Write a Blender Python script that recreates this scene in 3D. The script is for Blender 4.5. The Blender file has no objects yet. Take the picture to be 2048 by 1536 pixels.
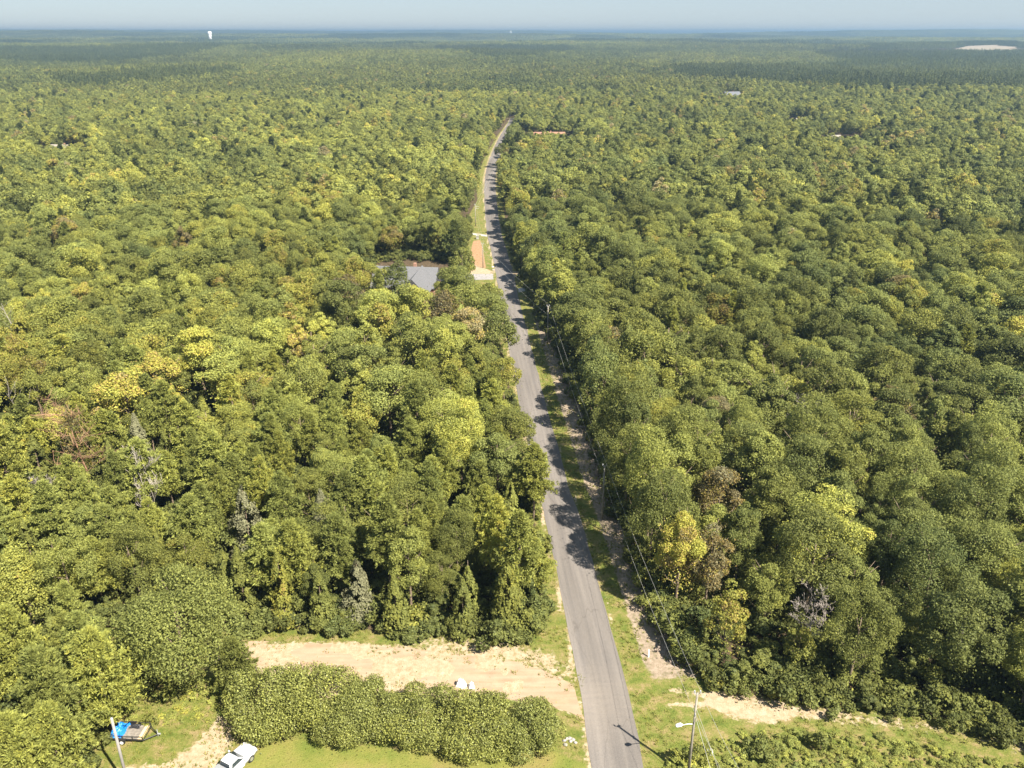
import bpy, bmesh, math, random
import numpy as np
from mathutils import Vector, Matrix

# ------------------------------------------------------------------ camera, light, exposure
SC = bpy.context.scene
COL = SC.collection
rng = np.random.default_rng(11)
random.seed(11)
CAM_H, FPX, PITCH = 70.0, 1650.0, math.radians(23.08)     # metres, focal length in photo pixels, tilt below the horizon
cam_d = bpy.data.cameras.new("camera"); cam = bpy.data.objects.new("camera", cam_d); COL.objects.link(cam)
cam_d.sensor_width = 36.0; cam_d.lens = FPX / 2048 * 36.0
cam_d.clip_start = 1.0; cam_d.clip_end = 60000
cam.location = (0, 0, CAM_H); cam.rotation_euler = (math.pi / 2 - PITCH, 0, 0)
SC.camera = cam
SUN_EL, SUN_AZ = math.radians(50), math.radians(135.5)    # azimuth clockwise from +Y (behind and to the right)
to_sun = Vector((math.sin(SUN_AZ) * math.cos(SUN_EL), math.cos(SUN_AZ) * math.cos(SUN_EL), math.sin(SUN_EL)))
world = bpy.data.worlds.new("World"); SC.world = world; world.use_nodes = True
wn, wl = world.node_tree.nodes, world.node_tree.links
wn.clear()
sky = wn.new("ShaderNodeTexSky"); sky.sky_type = 'NISHITA'; sky.sun_disc = False
sky.sun_elevation = SUN_EL; sky.sun_rotation = SUN_AZ; sky.altitude = 100
sky.air_density = 1.0; sky.dust_density = 0.1; sky.ozone_density = 2.5
bg = wn.new("ShaderNodeBackground"); bg.inputs[1].default_value = 0.07
wo = wn.new("ShaderNodeOutputWorld"); 
veil = wn.new("ShaderNodeMix"); veil.data_type = 'RGBA'; veil.inputs[0].default_value = .786; veil.inputs[7].default_value = (1.72, 2.22, 2.85, 1)   # thin even high haze all over the sky
wl.new(sky.outputs[0], veil.inputs[6]); wl.new(veil.outputs[2], bg.inputs[0]); wl.new(bg.outputs[0], wo.inputs[0])
sun_d = bpy.data.lights.new("sun", 'SUN'); sun_d.energy = 5.0; sun_d.angle = math.radians(0.53); sun_d.color = (1.0, 0.93, 0.80)
sun = bpy.data.objects.new("sun", sun_d); COL.objects.link(sun)
sun.rotation_euler = to_sun.to_track_quat('Z', 'Y').to_euler()
SC.view_settings.view_transform = 'Standard'; SC.view_settings.look = 'None'
SC.view_settings.gamma = 1.0; SC.view_settings.use_curve_mapping = False
SC.view_settings.exposure = 1.65
SC.render.engine = 'CYCLES'
cy = SC.cycles
cy.max_bounces = 8; cy.diffuse_bounces = 5; cy.glossy_bounces = 2; cy.transmission_bounces = 5; cy.volume_bounces = 0
cy.transparent_max_bounces = 4; cy.use_denoising = True; cy.denoiser = 'OPENIMAGEDENOISE'; cy.denoising_input_passes = 'RGB_ALBEDO_NORMAL'; cy.sample_clamp_direct = 6; cy.sample_clamp_indirect = 2; cy.caustics_reflective = False; cy.caustics_refractive = False
SC.render.film_transparent = False

# ------------------------------------------------------------------ helpers
FW = np.array((0, math.cos(PITCH), -math.sin(PITCH))); UP = np.array((0, math.sin(PITCH), math.cos(PITCH)))
def G(px, py, z=0.0):
    """the point at height z under a photo pixel (2048 x 1536), in metres"""
    d = FW + np.array((1, 0, 0)) * (px - 1024) / FPX - UP * (py - 768) / FPX
    t = (z - CAM_H) / d[2]
    return np.array((d[0] * t, d[1] * t))
def GP(pts): return np.array([G(*p) for p in pts])
def project(x, y, z):
    r = np.stack([x, y, z - CAM_H], -1)
    dz = r @ FW
    return 1024 + FPX * r[..., 0] / dz, 768 - FPX * (r @ UP) / dz, dz
def inside(poly, P):
    x, y = P[:, 0], P[:, 1]; res = np.zeros(len(P), bool)
    x1, y1 = poly[-1]
    for x2, y2 in poly:
        if y1 != y2:
            c = (y1 > y) != (y2 > y)
            res ^= c & (x < (x2 - x1) * (y - y1) / (y2 - y1) + x1)
        x1, y1 = x2, y2
    return res
def pdist(line, P, closed=False):
    """distance to a polyline, signed side (+ right) and arc length"""
    best = np.full(len(P), 1e9); side = np.zeros(len(P)); arc = np.zeros(len(P)); acc = 0
    pts = list(line) + ([line[0]] if closed else [])
    for a, b in zip(pts[:-1], pts[1:]):
        ab = b - a; L2 = ab @ ab; L = math.sqrt(L2)
        t = np.clip(((P - a) @ ab) / L2, 0, 1)
        q = P - a - t[:, None] * ab
        d = np.hypot(q[:, 0], q[:, 1]); m = d < best
        s = ab[1] * (P[:, 0] - a[0]) - ab[0] * (P[:, 1] - a[1])
        best[m] = d[m]; side[m] = np.sign(s[m]); arc[m] = acc + t[m] * L; acc += L
    return best, side, arc
_lat = rng.random((64, 64))
def vnoise(x, y, s):
    x = np.asarray(x) / s; y = np.asarray(y) / s
    xi = np.floor(x).astype(int); yi = np.floor(y).astype(int); fx = x - xi; fy = y - yi
    fx = fx * fx * (3 - 2 * fx); fy = fy * fy * (3 - 2 * fy)
    g = lambda i, j: _lat[i % 64, j % 64]
    return (g(xi, yi) * (1 - fx) + g(xi + 1, yi) * fx) * (1 - fy) + (g(xi, yi + 1) * (1 - fx) + g(xi + 1, yi + 1) * fx) * fy
def fbm(x, y, s): return 0.55 * vnoise(x, y, s) + 0.3 * vnoise(x + 31.7 * s, y + 11.3 * s, s * .5) + 0.15 * vnoise(x + 7.1 * s, y + 3.9 * s, s * .23)
def sstep(a, b, v): t = np.clip((v - a) / (b - a), 0, 1); return t * t * (3 - 2 * t)
def height(x, y):
    x = np.asarray(x, float); y = np.asarray(y, float); r = np.hypot(x, y)
    h = sstep(900, 3800, r) * 20 + sstep(3500, 8200, r) * 22 - sstep(9500, 13000, r) * 10
    h = h + (fbm(x + 900, y * 1.3, 700) - .5) * 2 * (sstep(520, 1500, r) * 12) + (fbm(x, y * 1.6 + 4000, 2600) - .5) * 2 * sstep(3500, 8000, r) * 62
    return np.where(h > 60, 60 + 22 * np.tanh((h - 60) / 22), h)
def tag(o, label=None, cat=None, group=None, kind=None):
    if label: o["label"] = label
    if cat: o["category"] = cat
    if group: o["group"] = group
    if kind: o["kind"] = kind
    return o
def link(o, parent=None):
    COL.objects.link(o)
    if parent is not None: o.parent = parent
    return o
def empty(name, loc=(0, 0, 0), rz=0.0):
    o = bpy.data.objects.new(name, None); o.location = loc; o.rotation_euler = (0, 0, rz); o.empty_display_size = .5
    return link(o)
class MB:
    """collects simple shapes into one mesh"""
    def __init__(s): s.v = []; s.f = []
    def add(s, v, f):
        n = len(s.v); s.v += [tuple(p) for p in v]; s.f += [tuple(i + n for i in q) for q in f]; return s
    def box(s, c, d, rz=0.0, taper=1.0, ry=0.0):
        R = Matrix.Rotation(rz, 3, 'Z') @ Matrix.Rotation(ry, 3, 'Y'); v = []
        for z in (-.5, .5):
            k = taper if z > 0 else 1
            for x, y in ((-.5, -.5), (.5, -.5), (.5, .5), (-.5, .5)):
                v.append(Vector(c) + R @ Vector((x * d[0] * k, y * d[1] * k, z * d[2])))
        return s.add(v, [(3, 2, 1, 0), (4, 5, 6, 7), (0, 1, 5, 4), (1, 2, 6, 5), (2, 3, 7, 6), (3, 0, 4, 7)])
    def tube(s, pts, r, n=6, cap=True):
        pts = [Vector(p) for p in pts]; rr = r if hasattr(r, '__len__') else [r] * len(pts)
        v = []; f = []
        for i, p in enumerate(pts):
            d = (pts[min(i + 1, len(pts) - 1)] - pts[max(i - 1, 0)]).normalized()
            a = d.orthogonal().normalized() if i == 0 else (pa - d * pa.dot(d)).normalized()
            pa = a; b = d.cross(a)
            v += [p + (a * math.cos(t) + b * math.sin(t)) * rr[i] for t in (2 * math.pi * k / n for k in range(n))]
        for i in range(len(pts) - 1):
            for k in range(n): f.append((i * n + k, i * n + (k + 1) % n, (i + 1) * n + (k + 1) % n, (i + 1) * n + k))
        if cap: f += [tuple(range(n - 1, -1, -1)), tuple(range((len(pts) - 1) * n, len(pts) * n))]
        return s.add(v, f)
    def prism(s, prof, x0, x1):
        """profile in (y, z) swept along x"""
        n = len(prof); v = [(x0, y, z) for y, z in prof] + [(x1, y, z) for y, z in prof]
        f = [tuple(range(n)), tuple(range(2 * n - 1, n - 1, -1))] + [(i, i + n, (i + 1) % n + n, (i + 1) % n) for i in range(n)]
        return s.add(v, f)
    def build(s, name, m, parent=None, smooth=False, bevel=0):
        me = bpy.data.meshes.new(name); me.from_pydata(s.v, [], s.f)
        bm = bmesh.new(); bm.from_mesh(me); bmesh.ops.recalc_face_normals(bm, faces=bm.faces)
        if bevel: bmesh.ops.bevel(bm, geom=list(bm.edges), offset=bevel, segments=2, affect='EDGES', clamp_overlap=True)
        bm.to_mesh(me); bm.free()
        me.materials.append(m)
        if smooth: me.shade_smooth()
        return link(bpy.data.objects.new(name, me), parent)
def np_mesh(name, V, F, m, attrs=None):
    """fast mesh from arrays (F is (n,3) or (n,4))"""
    me = bpy.data.meshes.new(name); k = F.shape[1]
    me.vertices.add(len(V)); me.vertices.foreach_set("co", V.astype(np.float32).ravel())
    me.loops.add(F.size); me.loops.foreach_set("vertex_index", F.astype(np.int32).ravel())
    me.polygons.add(len(F)); me.polygons.foreach_set("loop_start", np.arange(0, F.size, k, dtype=np.int32))
    me.update(calc_edges=True)
    for an, av in (attrs or {}).items():
        me.attributes.new(an, 'FLOAT', 'POINT').data.foreach_set("value", np.asarray(av, np.float32))
    if m: me.materials.append(m)
    return me

# ------------------------------------------------------------------ materials
def mat(name, col, rough=.7, metal=0, noise=None, bump=0, spec=.3):
    m = bpy.data.materials.new(name); m.use_nodes = True; nt = m.node_tree; b = nt.nodes["Principled BSDF"]
    b.inputs["Base Color"].default_value = (*col, 1); b.inputs["Roughness"].default_value = rough; b.inputs["Metallic"].default_value = metal
    b.inputs["Specular IOR Level"].default_value = spec
    if noise:
        sc, amt = noise
        tc = nt.nodes.new("ShaderNodeTexCoord"); n = nt.nodes.new("ShaderNodeTexNoise"); n.inputs["Scale"].default_value = sc; n.inputs["Detail"].default_value = 6
        nt.links.new(tc.outputs["Object"], n.inputs["Vector"])
        mr = nt.nodes.new("ShaderNodeMapRange"); mr.inputs[1].default_value = .3; mr.inputs[2].default_value = .7; mr.inputs[3].default_value = 1 - amt; mr.inputs[4].default_value = 1 + amt
        nt.links.new(n.outputs[0], mr.inputs[0])
        mx = nt.nodes.new("ShaderNodeVectorMath"); mx.operation = 'SCALE'; mx.inputs[0].default_value = col
        nt.links.new(mr.outputs[0], mx.inputs["Scale"]); nt.links.new(mx.outputs[0], b.inputs["Base Color"])
        if bump:
            bp = nt.nodes.new("ShaderNodeBump"); bp.inputs["Strength"].default_value = bump; bp.inputs["Distance"].default_value = .05
            nt.links.new(n.outputs[0], bp.inputs["Height"]); nt.links.new(bp.outputs[0], b.inputs["Normal"])
    return m
def foliage(name, stops, rough=.6, transl=.40, spec=.18):
    m = bpy.data.materials.new(name); m.use_nodes = True; nt = m.node_tree; N = nt.nodes; L = nt.links
    b = N["Principled BSDF"]; b.inputs["Roughness"].default_value = rough; b.inputs["Specular IOR Level"].default_value = spec
    def attr(a, t):
        n = N.new("ShaderNodeAttribute"); n.attribute_name = a; n.attribute_type = t; return n.outputs["Fac"]
    def math_(op, a, bb):
        n = N.new("ShaderNodeMath"); n.operation = op
        for i, x in enumerate((a, bb)):
            if isinstance(x, (int, float)): n.inputs[i].default_value = x
            else: L.new(x, n.inputs[i])
        return n.outputs[0]
    t = math_('ADD', math_('ADD', attr("tint", 'INSTANCER'), attr("tree_tint", 'GEOMETRY')), math_('MULTIPLY', attr("leaf_tint", 'GEOMETRY'), .10))
    cr = N.new("ShaderNodeValToRGB"); L.new(t, cr.inputs[0]); e = cr.color_ramp.elements
    e[0].position = stops[0][0]; e[0].color = (*stops[0][1], 1); e[1].position = stops[-1][0]; e[1].color = (*stops[-1][1], 1)
    for p, c in stops[1:-1]:
        x = e.new(p); x.color = (*c, 1)
    s = math_('MULTIPLY', attr("shade", 'INSTANCER'), math_('ADD', 1.0, math_('MULTIPLY', attr("leaf_shade", 'GEOMETRY'), 1.0)))
    v = N.new("ShaderNodeVectorMath"); v.operation = 'SCALE'; L.new(cr.outputs[0], v.inputs[0]); L.new(s, v.inputs["Scale"])
    L.new(v.outputs[0], b.inputs["Base Color"])
    tr = N.new("ShaderNodeBsdfTranslucent"); L.new(v.outputs[0], tr.inputs[0])
    mx = N.new("ShaderNodeMixShader"); mx.inputs[0].default_value = transl
    L.new(b.outputs[0], mx.inputs[1]); L.new(tr.outputs[0], mx.inputs[2]); L.new(mx.outputs[0], N["Material Output"].inputs[0])
    return m
STOPS = [(0.0, (0.084, 0.106, 0.036)), (.22, (0.127, 0.145, 0.044)), (.45, (0.187, 0.200, 0.053)), (.62, (0.248, 0.251, 0.055)),
         (.73, (0.314, 0.288, 0.055)), (.785, (0.297, 0.209, 0.066)), (.84, (0.204, 0.171, 0.077)), (.93, (0.187, 0.160, 0.083)), (1.0, (0.275, 0.270, 0.154))]
M_LEAF = foliage("leaf_foliage", STOPS)
M_NEEDLE = foliage("needle_foliage", STOPS, rough=.65, transl=.40, spec=.12)
M_GLOSSY = foliage("glossy_leaf_foliage", STOPS, rough=.5, transl=.3, spec=.3)
M_BARK = mat("bark", (.16, .12, .085), .9, noise=(4, .4), bump=.5)
M_BARE = mat("bleached_wood", (.33, .29, .25), .85, noise=(3, .25))
M_REDW = mat("dead_red_wood", (.26, .15, .09), .9, noise=(3, .3))
M_GREYW = mat("dead_grey_wood", (.20, .175, .155), .9, noise=(3, .3))
M_FLOWER = mat("white_petals", (.75, .74, .68), .6)

# ------------------------------------------------------------------ layout of the place (metres, from the photo's ground points)
ROAD_PX = [(1252, 1640), (1236, 1536), (1211, 1400), (1190, 1300), (1165, 1200), (1141, 1100), (1119, 1011), (1105, 978), (1082, 876), (1057, 773), (1035, 671),
           (1019, 602), (1010, 551), (998, 500), (990, 478), (983, 427), (979, 376), (981, 342), (991, 308), (1006, 273), (1018, 253), (1027, 234)]
def smooth_line(P, step=2.0, it=3):
    P = np.array(P, float)
    for _ in range(it):
        Q = [P[0]]
        for a, b in zip(P[:-1], P[1:]): Q += [a * .75 + b * .25, a * .25 + b * .75]
        Q.append(P[-1]); P = np.array(Q)
    d = np.r_[0, np.cumsum(np.hypot(*np.diff(P, axis=0).T))]; s = np.arange(0, d[-1], step)
    return np.stack([np.interp(s, d, P[:, 0]), np.interp(s, d, P[:, 1])], 1)
ROAD = smooth_line(GP(ROAD_PX)); ROAD_W = 2.72
OPEN = GP([(2300, 1620), (2300, 1570), (2048, 1490), (1900, 1440), (1700, 1408), (1560, 1402), (1410, 1365), (1350, 1290), (1305, 1200), (1268, 1110), (1240, 1020), (1215, 950), (1192, 880),
           (1166, 810), (1138, 740), (1112, 690), (1085, 640), (1066, 600), (1050, 565), (1033, 520), (1018, 480), (1010, 440), (1006, 400), (1003, 370), (1004, 345), (1014, 312), (1022, 285), (1031, 260), (1034, 240),
           (1022, 232), (1010, 250), (994, 272), (974, 305), (958, 340), (953, 370), (955, 400), (938, 430), (930, 470), (922, 520), (905, 560), (890, 598), (940, 625),
           (988, 636), (1000, 680), (1014, 740), (1025, 810), (1036, 880), (1052, 960), (1068, 1040), (1082, 1120), (1086, 1190), (1074, 1262), (1030, 1282), (900, 1270), (700, 1258), (560, 1255), (430, 1262), (330, 1262), (170, 1250),
           (180, 1300), (300, 1345), (310, 1385), (235, 1410), (195, 1450), (175, 1500), (150, 1620), (100, 2700), (2400, 2700)])
HOUSE_CLEAR = GP([(690, 545), (780, 523), (880, 523), (925, 545), (920, 575), (875, 640), (868, 690), (800, 690), (765, 640), (700, 585)])
def road_dist(P): return pdist(ROAD, P)

# ------------------------------------------------------------------ ground
def grade(lo, hi, step, end, k):
    a = list(np.arange(lo, hi, step)); s = step
    while a[-1] < end: s *= k; a.append(a[-1] + s)
    return a
xr = grade(0, 62, .8, 15000, 1.13); xl = [-v for v in grade(0, 72, .8, 15000, 1.13)][1:][::-1]
gx = np.array(xl + xr); gy = np.array([-900, -400, -150, -60, -20, 10] + grade(30, 190, .8, 420, 1.004) ); gy = np.r_[gy, grade(gy[-1] + 2.5, gy[-1] + 3, 2.5, 16500, 1.035)]
X, Y = np.meshgrid(gx, gy); P = np.stack([X.ravel(), Y.ravel()], 1)
near = (P[:, 1] < 900) & (np.abs(P[:, 0]) < 400)
Pn = P[near]
opn = inside(OPEN, Pn); dO = pdist(OPEN, Pn, True)[0]; dR, sR, aR = road_dist(Pn)
def soft(poly, w): return sstep(-w, w, np.where(inside(poly, Pn), 1, -1) * pdist(poly, Pn, True)[0])
grass = sstep(-1.5, 1.5, np.where(opn, dO, -dO))
lawn = soft(GP([(430, 1536), (470, 1490), (600, 1478), (800, 1500), (1100, 1500), (1190, 1536), (1230, 1900), (300, 1900)]), 1.0)
sand = np.zeros(len(Pn))
for poly, w in (([(1330, 1374), (1400, 1384), (1480, 1384), (1560, 1400), (1600, 1432), (1540, 1448), (1480, 1440), (1420, 1416), (1330, 1412), (1330, 1406), (1410, 1404), (1410, 1392), (1335, 1384)], .8),
                ([(1560, 1408), (1700, 1424), (1850, 1446), (2048, 1482), (2300, 1560), (2300, 1600), (2048, 1506), (1900, 1468), (1760, 1450), (1600, 1434)], 1.6),
                ([(440, 1430), (462, 1440), (470, 1475), (430, 1536), (380, 1660), (180, 1660), (230, 1536), (330, 1530), (400, 1480)], 1.6),
                ([(440, 1290), (700, 1284), (900, 1302), (1060, 1330), (1130, 1362), (1163, 1420), (1168, 1436), (1140, 1425), (1060, 1400), (900, 1400), (560, 1400), (430, 1340)], .9), ([(820, 1280), (1000, 1290), (1100, 1310), (1130, 1350), (1060, 1330), (900, 1305)], 3.0),
                ([(1010, 545), (1060, 540), (1060, 552), (1012, 556)], .6), ([(945, 528), (984, 542), (984, 550), (940, 550)], .8)):
    sand = np.maximum(sand, soft(GP(poly), w) * (np.clip(.1 + 1.5 * fbm(Pn[:, 0], Pn[:, 1] + 40, 9), 0, 1) if poly[0][0] == 1560 else .95 if poly[0][0] == 1330 else 1))
edge = np.exp(-((dR - 3.0) / .42) ** 2) * np.where(sR < 0, .30 + .75 * fbm(aR, sR * 50, 9), .10 + .7 * fbm(aR, sR * 50, 11))
sand = np.maximum(sand, edge)
far_edge = sstep(330, 420, Pn[:, 1]) * sstep(5.0, 3.2, dR) * .5 * sstep(760, 640, Pn[:, 1])
sand = np.maximum(sand, far_edge)
clay = soft(GP([(946, 482), (960, 480), (966, 500), (972, 536), (944, 536), (940, 510)]), .8)
clay = np.maximum(clay, soft(GP([(690, 523), (900, 520), (930, 535), (900, 545), (690, 545)]), 1.5) * .36)
straw = sstep(4.6, 6.4, dR) * (sR > 0) * sstep(72, 80, Pn[:, 1]) * sstep(245, 200, Pn[:, 1]) * opn
full = lambda a: (lambda z: (z.__setitem__(near, a), z)[1])(np.zeros(len(P)))
nx, ny = len(gx), len(gy)
I = np.arange(nx * ny).reshape(ny, nx)
F = np.stack([I[:-1, :-1], I[:-1, 1:], I[1:, 1:], I[1:, :-1]], -1).reshape(-1, 4)
Z = height(P[:, 0], P[:, 1])
Z[near] += (fbm(Pn[:, 0], Pn[:, 1], 3.0) - .5) * .25 * sstep(3.2, 6, dR) * grass
def ground_material():
    m = bpy.data.materials.new("ground"); m.use_nodes = True; nt = m.node_tree; N = nt.nodes; L = nt.links; b = N["Principled BSDF"]
    b.inputs["Roughness"].default_value = .95; b.inputs["Specular IOR Level"].default_value = .1
    tc = N.new("ShaderNodeTexCoord")
    def noise(s, d=6, rough=.6):
        n = N.new("ShaderNodeTexNoise"); n.inputs["Scale"].default_value = s; n.inputs["Detail"].default_value = d; n.inputs["Roughness"].default_value = rough
        L.new(tc.outputs["Object"], n.inputs["Vector"]); return n.outputs[0]
    def ramp(f, stops):
        r = N.new("ShaderNodeValToRGB"); L.new(f, r.inputs[0]); e = r.color_ramp.elements
        e[0].position, e[0].color = stops[0][0], (*stops[0][1], 1); e[1].position, e[1].color = stops[-1][0], (*stops[-1][1], 1)
        for p, c in stops[1:-1]: e.new(p).color = (*c, 1)
        return r.outputs[0]
    n1, n2, n3, n4 = noise(1.3, 8, .7), noise(.22, 6), noise(6, 4, .7), noise(.6, 8, .7)
    def mask(a, nz, k, w=.12):
        at = N.new("ShaderNodeAttribute"); at.attribute_name = a
        q = N.new("ShaderNodeMath"); q.operation = 'MULTIPLY_ADD'; L.new(nz, q.inputs[0]); q.inputs[1].default_value = k; q.inputs[2].default_value = -.5 * k
        s = N.new("ShaderNodeMath"); s.operation = 'ADD'; L.new(at.outputs["Fac"], s.inputs[0]); L.new(q.outputs[0], s.inputs[1])
        r = N.new("ShaderNodeMapRange"); r.interpolation_type = 'SMOOTHSTEP'; L.new(s.outputs[0], r.inputs[0]); r.inputs[1].default_value = .5 - w; r.inputs[2].default_value = .5 + w
        return r.outputs[0]
    def mix(f, a, c):
        x = N.new("ShaderNodeMix"); x.data_type = 'RGBA'; L.new(f, x.inputs[0]); L.new(a, x.inputs[6]); L.new(c, x.inputs[7]); return x.outputs[2]
    litter = ramp(n1, [(.3, (.045, .034, .02)), (.6, (.09, .065, .04)), (.8, (.06, .065, .025))])
    grass_ = ramp(n4, [(.30, (.065, .095, .018)), (.44, (.115, .135, .03)), (.54, (.165, .155, .05)), (.63, (.225, .175, .085)), (.75, (.27, .20, .12))])
    gfine = ramp(n3, [(.3, (.65, .65, .6)), (.7, (1.25, 1.22, 1.2))])
    mm = N.new("ShaderNodeMix"); mm.data_type = 'RGBA'; mm.blend_type = 'MULTIPLY'; mm.inputs[0].default_value = 1; L.new(grass_, mm.inputs[6]); L.new(gfine, mm.inputs[7]); grass_ = mm.outputs[2]
    lawn_ = ramp(n2, [(.35, (0.116, 0.142, 0.029)), (.5, (0.167, 0.167, 0.043)), (.65, (0.196, 0.162, 0.058))])
    mm = N.new("ShaderNodeMix"); mm.data_type = 'RGBA'; mm.blend_type = 'MULTIPLY'; mm.inputs[0].default_value = .6; L.new(lawn_, mm.inputs[6]); L.new(gfine, mm.inputs[7]); lawn_ = mm.outputs[2]
    sand_ = ramp(n1, [(.3, (0.243, 0.173, 0.099)), (.5, (0.324, 0.248, 0.162)), (.7, (0.382, 0.318, 0.231))])
    clay_ = ramp(n1, [(.3, (.22, .115, .055)), (.55, (.30, .19, .11)), (.75, (.31, .235, .155))])
    straw_ = ramp(n1, [(.3, (.10, .10, .045)), (.48, (.23, .18, .13)), (.7, (.34, .275, .215))])
    c = mix(mask("grass", n1, .8), litter, grass_)
    c = mix(mask("lawn", n1, .5), c, lawn_)
    c = mix(mask("straw", n4, 1.1), c, straw_)
    c = mix(mask("clay", n1, .7), c, clay_)
    c = mix(mask("sand", n1, 1.7, .16), c, sand_)
    L.new(c, b.inputs["Base Color"])
    bp = N.new("ShaderNodeBump"); bp.inputs["Strength"].default_value = .6; bp.inputs["Distance"].default_value = .15; L.new(n3, bp.inputs["Height"]); L.new(bp.outputs[0], b.inputs["Normal"])
    return m
gm = np_mesh("ground", np.c_[P, Z], F, ground_material(), dict(grass=full(grass), lawn=full(lawn), sand=full(sand), clay=full(clay), straw=full(straw)))
gm.shade_smooth()
tag(link(bpy.data.objects.new("ground", gm)), kind="structure")

# ------------------------------------------------------------------ road and drives
def asphalt_material():
    m = bpy.data.materials.new("asphalt"); m.use_nodes = True; nt = m.node_tree; N = nt.nodes; L = nt.links; b = N["Principled BSDF"]
    b.inputs["Roughness"].default_value = .85; b.inputs["Specular IOR Level"].default_value = .25
    uv = N.new("ShaderNodeUVMap"); tc = N.new("ShaderNodeTexCoord")
    def nz(vec, scale, det, sc3=None):
        n = N.new("ShaderNodeTexNoise"); n.inputs["Scale"].default_value = scale; n.inputs["Detail"].default_value = det
        if sc3:
            mp = N.new("ShaderNodeMapping"); mp.inputs["Scale"].default_value = sc3; L.new(vec, mp.inputs[0]); vec = mp.outputs[0]
        L.new(vec, n.inputs["Vector"]); return n.outputs[0]
    def mul(a, c):
        x = N.new("ShaderNodeMix"); x.data_type = 'RGBA'; x.blend_type = 'MULTIPLY'; x.inputs[0].default_value = 1; L.new(a, x.inputs[6]); L.new(c, x.inputs[7]); return x.outputs[2]
    def ramp(f, stops):
        r = N.new("ShaderNodeValToRGB"); L.new(f, r.inputs[0]); e = r.color_ramp.elements
        e[0].position, e[0].color = stops[0][0], (*stops[0][1], 1); e[1].position, e[1].color = stops[-1][0], (*stops[-1][1], 1)
        for p, c in stops[1:-1]: e.new(p).color = (*c, 1)
        return r.outputs[0]
    fine = ramp(nz(tc.outputs["Object"], 9, 5), [(.3, (.85, .85, .85)), (.7, (1.13, 1.13, 1.13))])
    streak = ramp(nz(uv.outputs[0], 1, 5, (1.6, .03, 1)), [(.35, (.86, .86, .87)), (.65, (1.1, 1.09, 1.07))])
    patch = ramp(nz(uv.outputs[0], 1, 3, (.25, .02, 1)), [(.4, (0.130, 0.116, 0.106)), (.6, (0.168, 0.150, 0.137))])
    cr = N.new("ShaderNodeTexVoronoi"); cr.feature = 'DISTANCE_TO_EDGE'; cr.inputs["Scale"].default_value = 1
    mp = N.new("ShaderNodeMapping"); mp.inputs["Scale"].default_value = (.33, .05, 1); L.new(uv.outputs[0], mp.inputs[0])
    wob = N.new("ShaderNodeTexNoise"); wob.inputs["Scale"].default_value = 2.0; L.new(mp.outputs[0], wob.inputs["Vector"])
    ad = N.new("ShaderNodeVectorMath"); ad.operation = 'MULTIPLY_ADD'; L.new(wob.outputs["Color"], ad.inputs[0]); ad.inputs[1].default_value = (.3, .3, 0); L.new(mp.outputs[0], ad.inputs[2]); L.new(ad.outputs[0], cr.inputs["Vector"])
    crack = ramp(cr.outputs["Distance"], [(0, (.80, .79, .78)), (.008, (1, 1, 1))])
    base = mul(mul(mul(patch, fine), streak), crack)
    sx = N.new("ShaderNodeSeparateXYZ"); L.new(uv.outputs[0], sx.inputs[0]); ab = N.new("ShaderNodeMath"); ab.operation = 'ABSOLUTE'; L.new(sx.outputs[0], ab.inputs[0])
    wt = ramp(ab.outputs[0], [(0, (.97, .97, .97)), (.25, (.93, .93, .935)), (.5, (1.05, 1.045, 1.04)), (.75, (.97, .97, .97)), (.93, (.96, .96, .96)), (1.0, (1.12, 1.06, .98))]) if False else None
    dst = N.new("ShaderNodeVectorMath"); dst.operation = 'DISTANCE'; dst.inputs[1].default_value = (*G(1172, 1405), 0.05); L.new(tc.outputs["Object"], dst.inputs[0])
    mr = N.new("ShaderNodeMapRange"); L.new(dst.outputs["Value"], mr.inputs[0]); mr.inputs[1].default_value = 1.0; mr.inputs[2].default_value = 7.5; mr.inputs[3].default_value = .45; mr.inputs[4].default_value = 0
    nn = nz(tc.outputs["Object"], 1, 6, (.35, 2.2, 1)); mm = N.new("ShaderNodeMath"); mm.operation = 'MULTIPLY'; L.new(nn, mm.inputs[0]); L.new(mr.outputs[0], mm.inputs[1])
    x = N.new("ShaderNodeMix"); x.data_type = 'RGBA'; L.new(mm.outputs[0], x.inputs[0]); L.new(base, x.inputs[6]); x.inputs[7].default_value = (.30, .25, .20, 1)
    L.new(x.outputs[2], b.inputs["Base Color"])
    return m
M_ASPH = asphalt_material()
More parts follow.
